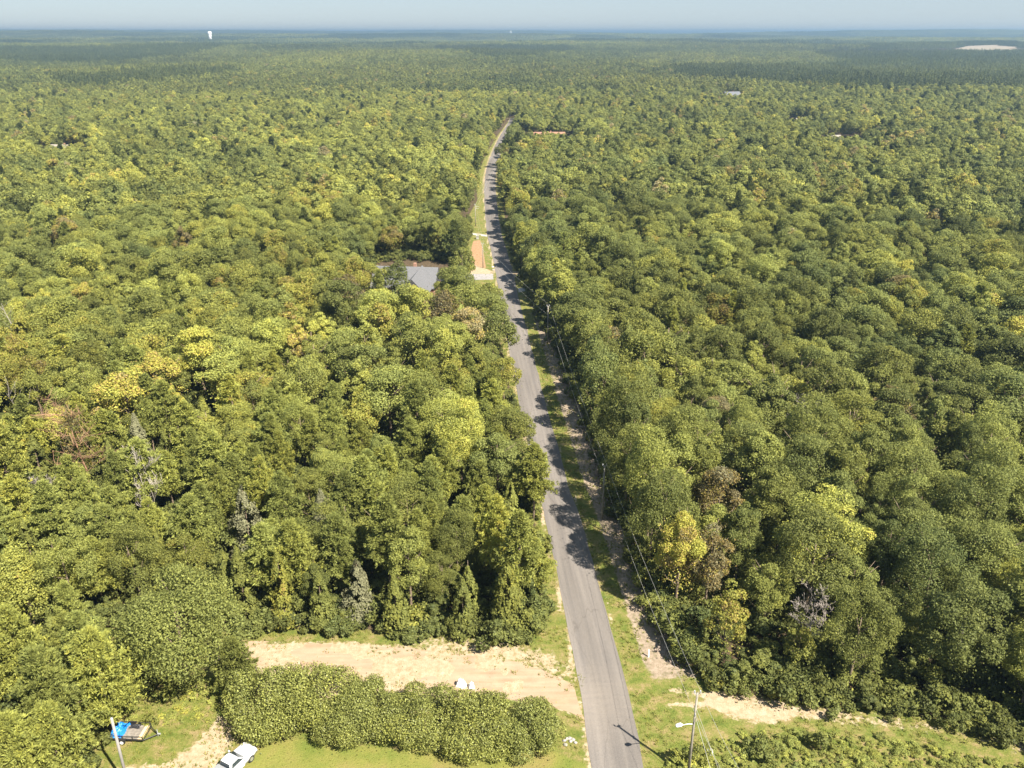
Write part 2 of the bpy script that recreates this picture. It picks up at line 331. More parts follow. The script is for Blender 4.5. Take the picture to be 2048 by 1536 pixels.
def ribbon(name, line, w, z, m, thick=.05, cross=6, edge_noise=.12, n_seed=0):
    line = np.asarray(line); T = np.gradient(line, axis=0); T /= np.hypot(T[:, 0], T[:, 1])[:, None]; Nn = np.stack([T[:, 1], -T[:, 0]], 1)
    s = np.r_[0, np.cumsum(np.hypot(*np.diff(line, axis=0).T))]
    w = np.broadcast_to(w, (len(line),)); V = []; UVs = []
    for i in range(len(line)):
        for k in range(cross + 1):
            t = -1 + 2 * k / cross; ww = w[i] + (edge_noise * (float(vnoise(s[i] + 77 * (t > 0) + n_seed, 3.3, 3.0)) - .5) * 2 if k in (0, cross) else 0)
            q = line[i] + Nn[i] * t * ww
            V.append((*q, float(height(q[0], q[1])) + z + .05 * (1 - t * t))); UVs.append((t * ww, s[i]))
    for i in range(len(line)):
        for k in (0, cross): x, y, zz = V[i * (cross + 1) + k]; V.append((x, y, zz - thick - .05))
    n0 = len(line) * (cross + 1); F = []
    for i in range(len(line) - 1):
        for k in range(cross): a = i * (cross + 1) + k; F.append((a, a + 1, a + cross + 2, a + cross + 1))
        a = i * (cross + 1); F.append((a, a + cross + 1, n0 + 2 * i + 2, n0 + 2 * i)); F.append((a + cross, n0 + 2 * i + 1, n0 + 2 * i + 3, a + 2 * cross + 1))
    me = bpy.data.meshes.new(name); me.from_pydata(V, [], F); me.materials.append(m)
    ul = me.uv_layers.new(name="UVMap"); UVs += [(0, 0)] * (len(V) - len(UVs))
    for l in me.loops: ul.data[l.index].uv = UVs[l.vertex_index]
    return tag(link(bpy.data.objects.new(name, me)), kind="structure")
ribbon("road", ROAD, ROAD_W, .03, M_ASPH)
M_DIRT = mat("sandy_dirt", (.30, .212, .140), .95, noise=(.7, .22), bump=.6, spec=.1)
def dirt_material():
    nt = M_DIRT.node_tree; N = nt.nodes; L = nt.links; b = N["Principled BSDF"]
    tc = N.new("ShaderNodeTexCoord"); mp = N.new("ShaderNodeMapping"); mp.inputs["Rotation"].default_value = (0, 0, .12); mp.inputs["Scale"].default_value = (.12, 1.4, 1)
    L.new(tc.outputs["Object"], mp.inputs[0]); n = N.new("ShaderNodeTexNoise"); n.inputs["Scale"].default_value = 1; n.inputs["Detail"].default_value = 7; L.new(mp.outputs[0], n.inputs["Vector"])
    r = N.new("ShaderNodeValToRGB"); L.new(n.outputs[0], r.inputs[0]); e = r.color_ramp.elements
    e[0].position, e[0].color = .33, (.245, .172, .108, 1); e[1].position, e[1].color = .62, (.335, .25, .182, 1)
    src = b.inputs["Base Color"].links[0].from_socket
    x = N.new("ShaderNodeMix"); x.data_type = 'RGBA'; x.inputs[0].default_value = .55; L.new(src, x.inputs[6]); L.new(r.outputs[0], x.inputs[7]); L.new(x.outputs[2], b.inputs["Base Color"])
dirt_material()
def patch_sheet(name, px, m, z=.012, wob=.35, step=.5):
    """an irregular flat sheet with a ragged outline lying on the ground"""
    P0 = GP(px); pts = []
    for a, b in zip(P0, np.roll(P0, -1, 0)):
        k = max(1, int(np.hypot(*(b - a)) / step)); pts += [a + (b - a) * i / k for i in range(k)]
    pts = np.array(pts); c = pts.mean(0)
    s = np.arange(len(pts)) * step; off = (fbm(s, 9.1, 2.2) - .5) * 2 * wob
    t = np.roll(pts, -1, 0) - np.roll(pts, 1, 0); t /= np.hypot(t[:, 0], t[:, 1])[:, None] + 1e-9
    pts = pts + np.stack([t[:, 1], -t[:, 0]], 1) * off[:, None]
    bm = bmesh.new(); bm.faces.new([bm.verts.new((x, y, float(height(x, y)) + z)) for x, y in pts]); bmesh.ops.triangulate(bm, faces=bm.faces)
    me = bpy.data.meshes.new(name); bm.to_mesh(me); bm.free(); me.materials.append(m)
    return tag(link(bpy.data.objects.new(name, me)), kind="structure")
patch_sheet("dirt_driveway", [(436, 1296), (500, 1283), (600, 1285), (700, 1288), (800, 1295), (900, 1305), (1000, 1318), (1080, 1338), (1130, 1360), (1149, 1370), (1160, 1408), (1170, 1440),
            (1140, 1425), (1080, 1402), (1000, 1394), (900, 1380), (800, 1368), (700, 1352), (600, 1345), (500, 1340), (438, 1340)], M_DIRT)
M_CONC = mat("concrete", (.33, .315, .29), .85, noise=(1.5, .15))
M_DRIVE = mat("old_asphalt", (.25, .235, .225), .9, noise=(1.2, .2))
def slab(name, px, m, thick=.06):
    pts = GP(px); mb = MB(); n = len(pts)
    v = [(x, y, -.2) for x, y in pts] + [(x, y, thick) for x, y in pts]
    mb.add(v, [tuple(range(n, 2 * n))] + [(i, (i + 1) % n, (i + 1) % n + n, i + n) for i in range(n)])
    return tag(mb.build(name, m), kind="structure")
slab("concrete_driveway", [(943, 466), (974, 470), (974.5, 473.5), (942, 469.5)], M_CONC)
slab("asphalt_driveway", [(880, 560), (940, 548), (986, 548), (987, 559), (940, 560), (880, 575)], M_DRIVE, .04)
slab("concrete_apron", [(1036, 577), (1056, 573), (1058, 580), (1037, 585)], M_CONC, .05)

# ------------------------------------------------------------------ foliage meshes
def unit(a): return a / (np.linalg.norm(a, axis=1)[:, None] + 1e-9)
def rand_dirs(n, zmin=-1.0):
    z = rng.uniform(zmin, 1, n); a = rng.uniform(0, 2 * math.pi, n); s = np.sqrt(1 - z * z)
    return np.stack([s * np.cos(a), s * np.sin(a), z], 1)
def leaf_quads(C, Nrm, size, aspect=.62, fold=.25, along=None):
    """one folded leaf-clump quad per centre"""
    n = len(C); Nrm = unit(Nrm); r = along if along is not None else rng.normal(size=(n, 3))
    u = unit(r - Nrm * (r * Nrm).sum(1)[:, None]); v = np.cross(Nrm, u)
    s = np.broadcast_to(size, (n,))[:, None] * .5; lift = Nrm * s * fold
    V = np.stack([C - u * s + lift, C - v * s * aspect - lift * rng.uniform(.2, 1.2, (n, 1)), C + u * s + lift, C + v * s * aspect - lift * rng.uniform(.2, 1.2, (n, 1))], 1)
    return V.reshape(-1, 3), np.arange(n * 4).reshape(n, 4)
def broadleaf_arrays(n, size, R=4.2, H=12.0, lobes=24, low=.34, seed=0, squash=1.0, nj=.75):
    """lobed crown: leaf clumps spread over many overlapping billows; returns V, F, leaf_tint, leaf_shade"""
    D = rand_dirs(lobes, -.55); ch = H * (1 - low) * .5; cz = H - ch
    D[0] = (0, 0, 1)
    k = rng.uniform(.50, .95, lobes)
    skew = rng.uniform(.85, 1.15, 2)
    C = np.stack([D[:, 0] * R * k * skew[0], D[:, 1] * R * k * skew[1], cz + D[:, 2] * ch * k * squash], 1)
    rl = R * rng.uniform(.17, .36, lobes)
    w = rl ** 2; li = rng.choice(lobes, int(n * .93), p=w / w.sum())
    d = rand_dirs(len(li)); out = D[li]
    flip = (d * (out + np.array((0, 0, .5)))).sum(1) < -.25; d[flip] *= -1
    rr = rl[li] * (1 + rng.normal(0, .13, len(li)))
    Pt = C[li] + d * rr[:, None] * np.array((1, 1, .82))
    nrm = d + rng.normal(0, nj, d.shape) + np.array((0, 0, .35))
    m = n - len(li)
    P2 = np.stack([rng.normal(0, R * .45, m), rng.normal(0, R * .45, m), rng.uniform(H * low, H * .9, m)], 1)
    Pt = np.r_[Pt, P2]; nrm = np.r_[nrm, rand_dirs(m)]
    sz = size * rng.uniform(.65, 1.35, n)
    V, F = leaf_quads(Pt, nrm, sz)
    lt = np.r_[(rng.normal(0, .45, lobes))[li], np.zeros(m)] + rng.normal(0, .55, n)
    ls = np.clip(rng.normal(0, .16, n), -.4, .5)
    return V, F, np.repeat(lt, 4), np.repeat(ls, 4)
def pine_arrays(nb, nt, blades, H=15.0, R=2.6, low=.38, bl=.5, bw=.10):
    """whorled branches carrying tufts of needles"""
    t = np.sort(rng.uniform(0, 1, nb)); z = H * (low + (1 - low) * t) * .985
    L = R * np.minimum((1 - t) ** .72 * 1.12, .35 + t * 4) * rng.uniform(.6, 1.2, nb) + .2
    a = np.arange(nb) * 2.4 + rng.normal(0, .4, nb); el = np.radians(rng.uniform(-8, 25, nb) + 35 * t ** 2)
    D = np.stack([np.cos(a) * np.cos(el), np.sin(a) * np.cos(el), np.sin(el)], 1)
    f = rng.uniform(.32, 1.03, (nb, nt))
    C = np.stack([np.zeros(nb), np.zeros(nb), z], 1)[:, None] + D[:, None] * (L[:, None] * f)[..., None]
    C = C + rng.normal(0, .26, C.shape) * (L[:, None, None] * .35 + .25) * np.array((1, 1, .75)); C = C.reshape(-1, 3)
    Dr = np.repeat(D, nt, 0); n = len(C) * blades
    Cb = np.repeat(C, blades, 0)
    d = unit(rng.normal(0, .75, (n, 3)) + np.repeat(Dr, blades, 0) * .7 + np.array((0, 0, .55)))
    side = unit(np.cross(d, rng.normal(size=(n, 3))))
    l = bl * rng.uniform(.7, 1.25, (n, 1)); w = bw * rng.uniform(.7, 1.3, (n, 1))
    V = np.stack([Cb - side * w * .4, Cb + side * w * .4, Cb + d * l * .6 + side * w, Cb + d * l + side * w * .2, Cb + d * l * .6 - side * w], 1)
    # two faces per blade as quads: a narrow kite
    V = np.stack([Cb, Cb + d * l * .55 + side * w, Cb + d * l, Cb + d * l * .55 - side * w + np.cross(d, side) * w * .4], 1).reshape(-1, 3)
    F = np.arange(n * 4).reshape(n, 4)
    lt = np.repeat(np.repeat(rng.normal(0, .6, len(C)), blades), 4); ls = np.repeat(np.repeat(np.clip(rng.normal(0, .16, len(C)), -.4, .5), blades), 4)
    return V, F, lt, ls, (z, D, L)
def cedar_arrays(n, size, H=9.0, R=2.0, low=.04, droop=.2, gap=.5):
    """dense cone of upswept sprays in uneven tiers"""
    u = rng.uniform(0, 1, n) ** .8; t = 1 - u                       # more near the base
    nbr = 60; br = rng.integers(0, nbr, n); ba = rng.uniform(0, 2 * math.pi, nbr); bt = rng.uniform(0, 1, nbr) ** 1.1
    bL = rng.uniform(.75, 1.2, nbr)
    t = np.clip(bt[br] + rng.normal(0, .035, n), 0, 1); a = ba[br] + rng.normal(0, .22, n)
    r = R * (1 - t) ** .75 * bL[br] * rng.uniform(.35, 1.0, n) ** .6 + .08
    z = H * (low + (1 - low) * t) + r * (.35 - droop) + rng.normal(0, .08, n)
    C = np.stack([r * np.cos(a), r * np.sin(a), z], 1)
    out = np.stack([np.cos(a), np.sin(a), np.full(n, .55)], 1)
    nrm = out + rng.normal(0, .5, (n, 3))
    al = np.stack([np.cos(a) * .5, np.sin(a) * .5, np.ones(n)], 1) + rng.normal(0, .35, (n, 3))
    V, F = leaf_quads(C, nrm, size * rng.uniform(.7, 1.35, n), .5, .2, al)
    lt = rng.normal(0, .5, nbr)[br] + rng.normal(0, .4, n); ls = np.clip(rng.normal(0, .15, n), -.4, .5)
    return V, F, np.repeat(lt, 4), np.repeat(ls, 4)
def crown_mesh(name, arr, m): return np_mesh(name, arr[0], arr[1], m, dict(leaf_tint=arr[2], leaf_shade=arr[3]))
def trunk_mesh(name, H, r, limbs, m, lean=.4, top=.85, R=2.5):
    mb = MB(); k = 6; x = y = 0; pts = []
    for i in range(k + 1):
        pts.append((x, y, -.15 + (H * top + .15) * i / k)); x += random.gauss(0, lean / k); y += random.gauss(0, lean / k)
    mb.tube(pts, [r * (1 - .8 * i / k) * (1.35 if i == 0 else 1) for i in range(k + 1)], 6)
    for j in range(limbs):
        i = random.randint(2, k - 1); p = Vector(pts[i]); a = random.uniform(0, 6.28); l = R * random.uniform(.5, .95)
        q = p + Vector((math.cos(a) * l * .55, math.sin(a) * l * .55, l * .35)); e = p + Vector((math.cos(a + .2) * l, math.sin(a + .2) * l, l * .95))
        mb.tube([p, q, e], [r * .35, r * .24, r * .08], 4)
    me = bpy.data.meshes.new(name); me.from_pydata(mb.v, [], mb.f); me.materials.append(m); me.shade_smooth()
    return me
def pine_trunk(name, H, r, br, m, frac=1.0):
    mb = MB(); pts = [(random.gauss(0, .08), random.gauss(0, .08), -.15 + H * i / 5) for i in range(6)]
    mb.tube(pts, [r, r * .85, r * .7, r * .5, r * .3, r * .06], 6)
    z, D, L = br
    for i in range(0, len(z), 2):
        p = Vector((0, 0, z[i])); mb.tube([p, p + Vector(D[i]) * L[i] * .8 * frac], [.055, .015], 3, False)
    me = bpy.data.meshes.new(name); me.from_pydata(mb.v, [], mb.f); me.materials.append(m); me.shade_smooth(); return me
def bare_mesh(name, H, r, m, spread=.7, depth=3, kids=5, start=.35, up=.45, seed=1):
    """leafless branching tree"""
    rd = random.Random(seed); mb = MB()
    def grow(p, d, l, rr, lev):
        pts = [p]; q = p; dd = d; k = 3 if lev else 6
        for i in range(k):
            dd = (dd + Vector((rd.gauss(0, .12), rd.gauss(0, .12), rd.gauss(.03, .08)))).normalized(); q = q + dd * l / k; pts.append(q)
        mb.tube(pts, [max(.022, rr * (1 - .8 * i / k)) for i in range(k + 1)], 5 if lev == 0 else 3, False)
        if lev >= depth: return
        n = kids * (3 if lev == 0 else 1)
        for j in range(n):
            t = rd.uniform(start if lev == 0 else .25, 1.0); i = min(k - 1, int(t * k)); pp = pts[i].lerp(pts[i + 1], t * k - i)
            a = rd.uniform(0, 6.28); side = Vector((math.cos(a), math.sin(a), rd.uniform(-.1, up * 2)))
            ndir = (dd * (.35 if lev == 0 else .6) + side * spread).normalized()
            grow(pp, ndir, l * rd.uniform(.25, .42) * (1.25 - .6 * t if lev == 0 else 1.25), max(.02, rr * .38 * (1 - .5 * t)), lev + 1)
    grow(Vector((0, 0, -.15)), Vector((0, 0, 1)), H, r, 0)
    me = bpy.data.meshes.new(name); me.from_pydata([tuple(v) for v in mb.v], [], mb.f); me.materials.append(m); return me

# library of shared meshes: near / middle / far detail
LIB = {}
def lib_broad(k, n, s, cnt, nj):
    out = []
    for i in range(cnt):
        R, H = rng.uniform(2.5, 4.5), rng.uniform(10.0, 15.5)
        out.append((crown_mesh("broadleaf_crown", broadleaf_arrays(n, s, R, H, int(rng.integers(26, 46)), rng.uniform(.22, .36), nj=nj), M_LEAF), R, H))
    LIB[k] = out
lib_broad("broad0", 15500, .205, 8, 1.0); lib_broad("broad1", 8000, .30, 8, .85); lib_broad("broad2", 1900, .58, 8, .55)
def lib_pine(k, nb, nt, bl_, ln, w, cnt):
    out = []
    for i in range(cnt):
        H, R = rng.uniform(12.5, 16.5), rng.uniform(2.5, 3.7)
        a = pine_arrays(nb, nt, bl_, H, R, rng.uniform(.26, .40), ln, w); out.append((crown_mesh("pine_crown", a, M_NEEDLE), R, H, a[4]))
    LIB[k] = out
lib_pine("pine0", 96, 17, 11, .46, .058, 7); lib_pine("pine1", 84, 15, 9, .52, .085, 7); lib_pine("pine2", 44, 9, 6, .8, .24, 5)
LIB["cedar0"] = [(crown_mesh("cedar_crown", cedar_arrays(3600, .40, H, R), M_NEEDLE), R, H) for H, R in ((8.5, 2.0), (9.5, 1.9), (7.5, 2.1), (10.5, 2.3))]
LIB["cedar1"] = [(crown_mesh("cedar_crown", cedar_arrays(1300, .62, H, R), M_NEEDLE), R, H) for H, R in ((8.5, 2.0), (9.5, 1.9), (7.5, 2.1))]
LIB["bush"] = [(crown_mesh("bush_crown", broadleaf_arrays(950, .27, R, H, 11, .02), M_LEAF), R, H) for R, H in ((1.5, 2.2), (1.9, 2.6), (1.2, 3.0), (1.7, 1.8))]
TRUNKS = {"broad": [trunk_mesh("broadleaf_trunk", 13, .24, 9, M_BARK, R=3.2) for _ in range(5)], "cedar": [trunk_mesh("cedar_trunk", 9, .16, 0, M_BARK, .1, .95)],
          "pine": None}
for k in ("pine0", "pine1"): TRUNKS[k] = [pine_trunk("pine_trunk", p[2], .19, p[3], M_BARK) for p in LIB[k]]

# ------------------------------------------------------------------ where the trees stand
def tree_ok(P, margin):
    d, s, a = road_dist(P); far = P[:, 1] > 640
    keep = ~inside(OPEN, P) & ~inside(HOUSE_CLEAR, P) & (d > 4.0 + margin)
    return keep
def scatter(x0, x1, y0, y1, cell, jit=.42):
    xs = np.arange(x0, x1, cell); ys = np.arange(y0, y1, cell * .87)
    A, B = np.meshgrid(xs, ys); A = A + (np.arange(len(ys))[:, None] % 2) * cell * .5
    Pp = np.stack([A.ravel(), B.ravel()], 1); return Pp + rng.uniform(-jit, jit, Pp.shape) * cell
def is_left(P):
    d, s, a = road_dist(P); return s < 0
def pine_share(P):
    """how far the stand is pine: the near left wood, and plantations further out"""
    d, s, a = road_dist(P); y = P[:, 1]
    left = (s < 0) * sstep(175, 125, y + 14 * (fbm(P[:, 0], y, 30) - .5) * 4) * .80
    far = sstep(.52, .60, vnoise(P[:, 0] + 500, P[:, 1] * .7, 480)) * sstep(420, 800, y) * .75
    return np.maximum(np.maximum(left, far), .13 * (y > 150))
CLEAR_LOW = []       # (centre, radius, height factor): low growth in front of houses and fields
def low_factor(P):
    f = np.ones(len(P))
    for c, r0, r1, k in CLEAR_LOW:
        q = (P - c) @ (c / np.hypot(*c)); side = np.abs((P - c) @ np.array((c[1], -c[0])) / np.hypot(*c))
        f = np.where((q < 1) & (q > -r1) & (side < r0 * (1 + q / 900)), np.minimum(f, k + (1 - k) * (-q / r1) ** 2 * (q < 0)), f)
        f = np.where((q >= -max(1, (.46 - k) * 100)) & (q < r0 * .9) & (side < r0), 0, f)
    return f
HOUSES = [("orange", G(1093, 283), 0), ("grey", G(1462, 205), 0), ("tan", G(1685, 283), 0), ("left", G(125, 308), 0), ("mid", G(1606, 250), 0)]
for nm, c, _ in HOUSES: CLEAR_LOW.append((c, 16 if nm != "orange" else 22, 95, dict(orange=.50, left=.50, mid=.42, grey=.42, tan=.22)[nm]))
TREES = []      # dict(kind, x, y, s, rz, tint, shade, hero label, mesh spec)
def tint_broad(P):
    d, s, a = road_dist(P); n = len(P)
    t = np.where(s > 0, .37, .42) + sstep(250, 120, P[:, 1]) * np.where(s > 0, .02, .08) + (fbm(P[:, 0], P[:, 1], 45) - .5) * .40 + rng.normal(0, .085, n)
    r = rng.random(n)
    t = np.where(r < .035, rng.uniform(.62, .76, n), t); t = np.where((r > .035) & (r < .047), rng.uniform(.80, .88, n), t)
    t = np.where((r > .06) & (r < .16), rng.uniform(.46, .58, n), t)
    return np.clip(t, .02, .9), np.clip(rng.normal(1, .16, n) * (1 + (fbm(P[:, 0] + 90, P[:, 1], 25) - .5) * .5), .6, 1.5) * np.where(s > 0, 1.15, 1.25 + .12 * (P[:, 1] < 140))
# --- hand-placed trees: (kind, photo pixel of the crown's middle, height, crown radius, tint, shade, label)
HERO = [
 ("oak_tree", 352, 1250, 13.5, 6.6, .38, 1.25, "large round green oak at the left end of the dirt driveway"),
 ("young_pine", 468, 1325, 7.5, 2.6, .42, .95, "small feathery pine between the round oak and the hedge of glossy shrubs"),
 ("bare_tree", 290, 965, 15.0, 0, 0, 1, "bone white dead tree with bare crooked branches in the left wood"),
 ("dead_pine", 150, 885, 16.5, 0, .87, 1, "reddish brown dead pine that has lost its needles, in the left wood"),
 ("silver_cedar", 277, 880, 12.5, 2.6, 1.13, .85, "silvery grey conifer, a pale spire standing beside the reddish dead pine"),
 ("snag", 52, 800, 15.0, 0, 0, 1, "pale leaning snag without twigs near the left edge of the photo"),
 ("snag", 9, 660, 15.5, 0, 0, 1, "pale broken snag at the photo's very left edge, thicker of a pair"),
 ("snag", 36, 650, 15.5, 0, 0, 1, "thin pale snag just right of another snag at the photo's left edge"),
 ("bare_tree", 1603, 812, 13.5, 0, 0, 1, "grey leafless tree with spreading twigs in the right-hand wood"),
 ("bare_tree", 1628, 1232, 10.0, 0, 0, 1, "grey twiggy dying tree in the dark edge of the right-hand wood"),
 ("bare_tree", 92, 985, 9.5, 0, 0, 1, "grey twiggy dead tree below the reddish dead pine"),
 ("silver_cedar", 492, 1030, 12.0, 3.6, 1.13, .8, "broad sage grey cedar in the middle of the left wood"),
 ("silver_cedar", 645, 1030, 10.5, 2.4, 1.13, .75, "grey green cedar right of the broad sage grey cedar"),
 ("silver_cedar", 715, 1165, 8.5, 2.6, 1.13, .75, "sage grey cedar at the wood edge above the dirt driveway"),
 ("cedar_tree", 1015, 1180, 10.5, 2.9, .55, .85, "golden green cedar at the corner of the left wood by road and driveway"),
 ("cedar_tree", 560, 1160, 11.0, 1.8, .62, .9, "slim golden cedar column in the front row above the driveway"),
 ("cedar_tree", 925, 1200, 8.5, 1.9, .40, .9, "green cedar next to the golden green cedar at the wood corner"),
 ("cedar_tree", 480, 1150, 10.5, 2.0, .45, .85, "olive cedar left of the slim golden cedar column"),
 ("cedar_tree", 790, 1195, 8.5, 1.9, .48, .9, "olive cedar in the middle of the front row above the driveway"),
 ("cedar_tree", 640, 1190, 8.5, 2.0, .42, .9, "olive cedar right of the slim golden cedar column"),
 ("broadleaf_tree", 582, 652, 15.0, 2.6, .74, 1.1, "golden yellow slim tree alone among green crowns in the left wood"),
 ("broadleaf_tree", 725, 832, 12.5, 3.2, .64, 1.25, "vivid yellow green tree in the middle of the left wood"),
 ("broadleaf_tree", 758, 650, 15.0, 3.4, .68, 1.1, "yellow tree below the grey roofed house"),
 ("broadleaf_tree", 48, 672, 12.5, 2.4, .68, 1.1, "yellow tree beside the pair of pale snags"),
 ("broadleaf_tree", 1455, 1225, 12.0, 2.2, .70, 1.0, "slim golden yellow tree at the edge of the right-hand wood"),
 ("broadleaf_tree", 1600, 1290, 8.0, 1.8, .58, 1.0, "small yellow green tree low on the edge of the right-hand wood"),
 ("broadleaf_tree", 885, 622, 13.0, 4.8, .87, .75, "brownish dull tree in front of the grey roofed house"),
 ("broadleaf_tree", 690, 590, 13.0, 4.6, .87, .8, "brownish dull tree left of the grey roofed house's front"),
 ("broadleaf_tree", 1215, 700, 13.0, 4.0, .86, .85, "brownish tree on the roadside edge of the right-hand wood"),
 ("broadleaf_tree", 1440, 1000, 14.0, 3.8, .86, .95, "brown tinged tree in the right-hand wood above the slim golden tree"),
 ("broadleaf_tree", 1420, 1120, 13.0, 3.0, .86, .95, "brown tinged edge tree just above the slim golden yellow tree"),
 ("broadleaf_tree", 975, 590, 9.5, 3.6, .50, 1.15, "light green tree reaching over the road below the asphalt driveway"),
 ("broadleaf_tree", 985, 660, 13.0, 4.6, .34, 1.0, "green oak overhanging the left road edge past the asphalt driveway"),
 ("broadleaf_tree", 790, 555, 13.0, 4.0, .22, .95, "blue green tree covering the left part of the grey roof"),
 ("broadleaf_tree", 925, 525, 11.0, 3.4, .48, 1.05, "light green tree right of the grey roofed house"),
 ("broadleaf_tree", 1925, 1260, 15.0, 4.5, .28, 1.0, "tall oak with a leaning bare trunk on the right wood's front edge"),
 ("broadleaf_tree", 45, 1165, 12.0, 4.5, .56, 1.35, "broad yellow green tree above the pines at the lower left"),
 ("pine_tree", 90, 1390, 15.0, 4.2, .40, 1.2, "grey green pine spreading across the lower left corner"),
 ("pine_tree", 195, 1340, 13.5, 4.0, .54, 1.45, "bright yellow green pine between round oak and trailer"),
 ("pine_tree", 105, 1480, 11.0, 3.4, .50, 1.35, "yellow green pine left of the trailer"),
 ("pine_tree", 30, 1290, 13.0, 3.6, .52, 1.4, "yellow green pine at the photo's left edge below the broad tree"),
 ("pine_tree", 30, 1510, 12.0, 3.4, .52, 1.4, "yellow green pine filling the bottom left corner"),
]
for nm, px, py, H, R, t, sh, lab in HERO:
    x, y = G(px, py, H * .62)
    TREES.append(dict(kind=nm, x=x, y=y, H=H, R=R, tint=t, shade=sh, label=lab, hero=True))
hx = np.array([(t["x"], t["y"]) for t in TREES]); hr = np.array([t["R"] or (2.4 if t["kind"] == "snag" else 4.0) for t in TREES])
def clear_of_heroes(Pp, r):
    keep = np.ones(len(Pp), bool)
    for (x, y), R in zip(hx, hr):
        q = Pp - (x, y); u = np.array((x, y)) / math.hypot(x, y); f = -(q @ u); s = np.abs(q @ np.array((u[1], -u[0])))
        keep &= np.hypot(q[:, 0], q[:, 1]) > R * .72 + r
        keep &= ~((f > 0) & (f < 6.5) & (s < R * .7 + r * .6))
    return keep
ymax = 960
def sector(Pp, extra=35): return np.abs(Pp[:, 0]) < .665 * Pp[:, 1] + extra
Pb = scatter(-720, 720, 14, ymax, 5.5); Pb = Pb[sector(Pb) & tree_ok(Pb, 1.6)]
# the tall front row of the right-hand wood, whose shadows reach the road
EDGE = smooth_line(GP([(1560, 1392), (1425, 1352), (1366, 1285), (1322, 1195), (1284, 1105), (1256, 1015), (1230, 945), (1206, 876), (1180, 806), (1150, 736), (1122, 686), (1094, 636), (1074, 596), (1058, 560), (1042, 515), (1026, 470), (1017, 430), (1012, 390)]), 4.9, 3)
EDGE = EDGE + np.stack([np.where(EDGE[:, 1] < 150, .7, 1.8), np.full(len(EDGE), -.3)], 1) + rng.normal(0, .7, EDGE.shape)
Pb = Pb[[min(np.hypot(*(EDGE - q).T)) > 4.4 for q in Pb]]
Pb = np.r_[EDGE, Pb]; edge_set = {(round(float(a), 3), round(float(b), 3)) for a, b in EDGE}
Pb = Pb[clear_of_heroes(Pb, 1.8)]; ps = pine_share(Pb); r = rng.random(len(Pb)); Pb = Pb[r > ps * 1.02]
Pp_ = scatter(-720, 720, 14, ymax, 4.7); Pp_ = Pp_[sector(Pp_) & tree_ok(Pp_, .4)]
Pp_ = Pp_[clear_of_heroes(Pp_, 1.1)]; Pp_ = Pp_[rng.random(len(Pp_)) < pine_share(Pp_) * .98]
# thin the gaps: no pine trunk within 2.4 m of a broadleaf one
from mathutils.kdtree import KDTree
kd = KDTree(len(Pb))
for i, q in enumerate(Pb): kd.insert((q[0], q[1], 0), i)
kd.balance()
Pp_ = Pp_[[kd.find((q[0], q[1], 0))[2] > 2.6 for q in Pp_]]
tb, sb = tint_broad(Pb); lf = low_factor(Pb)
dE = pdist(OPEN, Pb, True)[0]
for q, t, s, l, e in zip(Pb, tb, sb, lf, dE):
    if l <= .02 or rng.random() < .045: continue
    k = (rng.uniform(.62, .85) if rng.random() < .22 else rng.uniform(.8, 1.2)) * l * (1.0 if q[0] > 8 else .82 + .18 * min(1, e / 9))
    if (round(float(q[0]), 3), round(float(q[1]), 3)) in edge_set: k = rng.uniform(1.1, 1.4) if q[1] < 200 else rng.uniform(.95, 1.25)
    TREES.append(dict(kind="broadleaf_tree", x=q[0], y=q[1], s=k, tint=t, shade=s, hero=False, w=.74 if (round(float(q[0]), 3), round(float(q[1]), 3)) in edge_set else None))
lf = low_factor(Pp_)
for q, l in zip(Pp_, lf):
    if l <= .02: continue
    nearleft = q[1] < 260; c = rng.random()
    if nearleft and c < .20: TREES.append(dict(kind="cedar_tree", x=q[0], y=q[1], s=rng.uniform(.8, 1.15), tint=rng.uniform(.34, .60), shade=rng.uniform(.75, 1.1), hero=False))
    elif nearleft and c < .27: TREES.append(dict(kind="broadleaf_tree", x=q[0], y=q[1], s=rng.uniform(.65, .9), tint=rng.uniform(.35, .58), shade=rng.uniform(.85, 1.2), hero=False))
    else:
        t = .47 + rng.normal(0, .075) if nearleft else rng.normal(.20, .06)
        TREES.append(dict(kind="pine_tree", x=q[0], y=q[1], s=rng.uniform(.72, 1.06) * l, tint=float(np.clip(t, .05, .62)), shade=rng.uniform(1.15, 1.65) if nearleft else rng.uniform(.8, 1.15), hero=False))
for t in TREES:
    t["rz"] = rng.uniform(0, 6.28); t["z"] = float(height(t["x"], t["y"])); t["d"] = math.sqrt(t["x"] ** 2 + t["y"] ** 2 + 60 ** 2)
    px, py, dz = project(np.array(t["x"]), np.array(t["y"]), np.array(t["z"] + 8.5)); t["px"], t["py"] = float(px), float(py)
    t["seen"] = dz > 0 and -25 < px < 2073 and -20 < py < 1560
# individuals: the largest 300 of each kind in view
SINGLE, REST = [], []
cnt = {}
for t in sorted(TREES, key=lambda t: (not t["hero"], t["d"])):
    k = t["kind"]
    if t["hero"] or (t["seen"] and cnt.get(k, 0) < 295): SINGLE.append(t); cnt[k] = cnt.get(k, 0) + 1
    else: REST.append(t)
print("trees", len(TREES), cnt, "rest", len(REST))

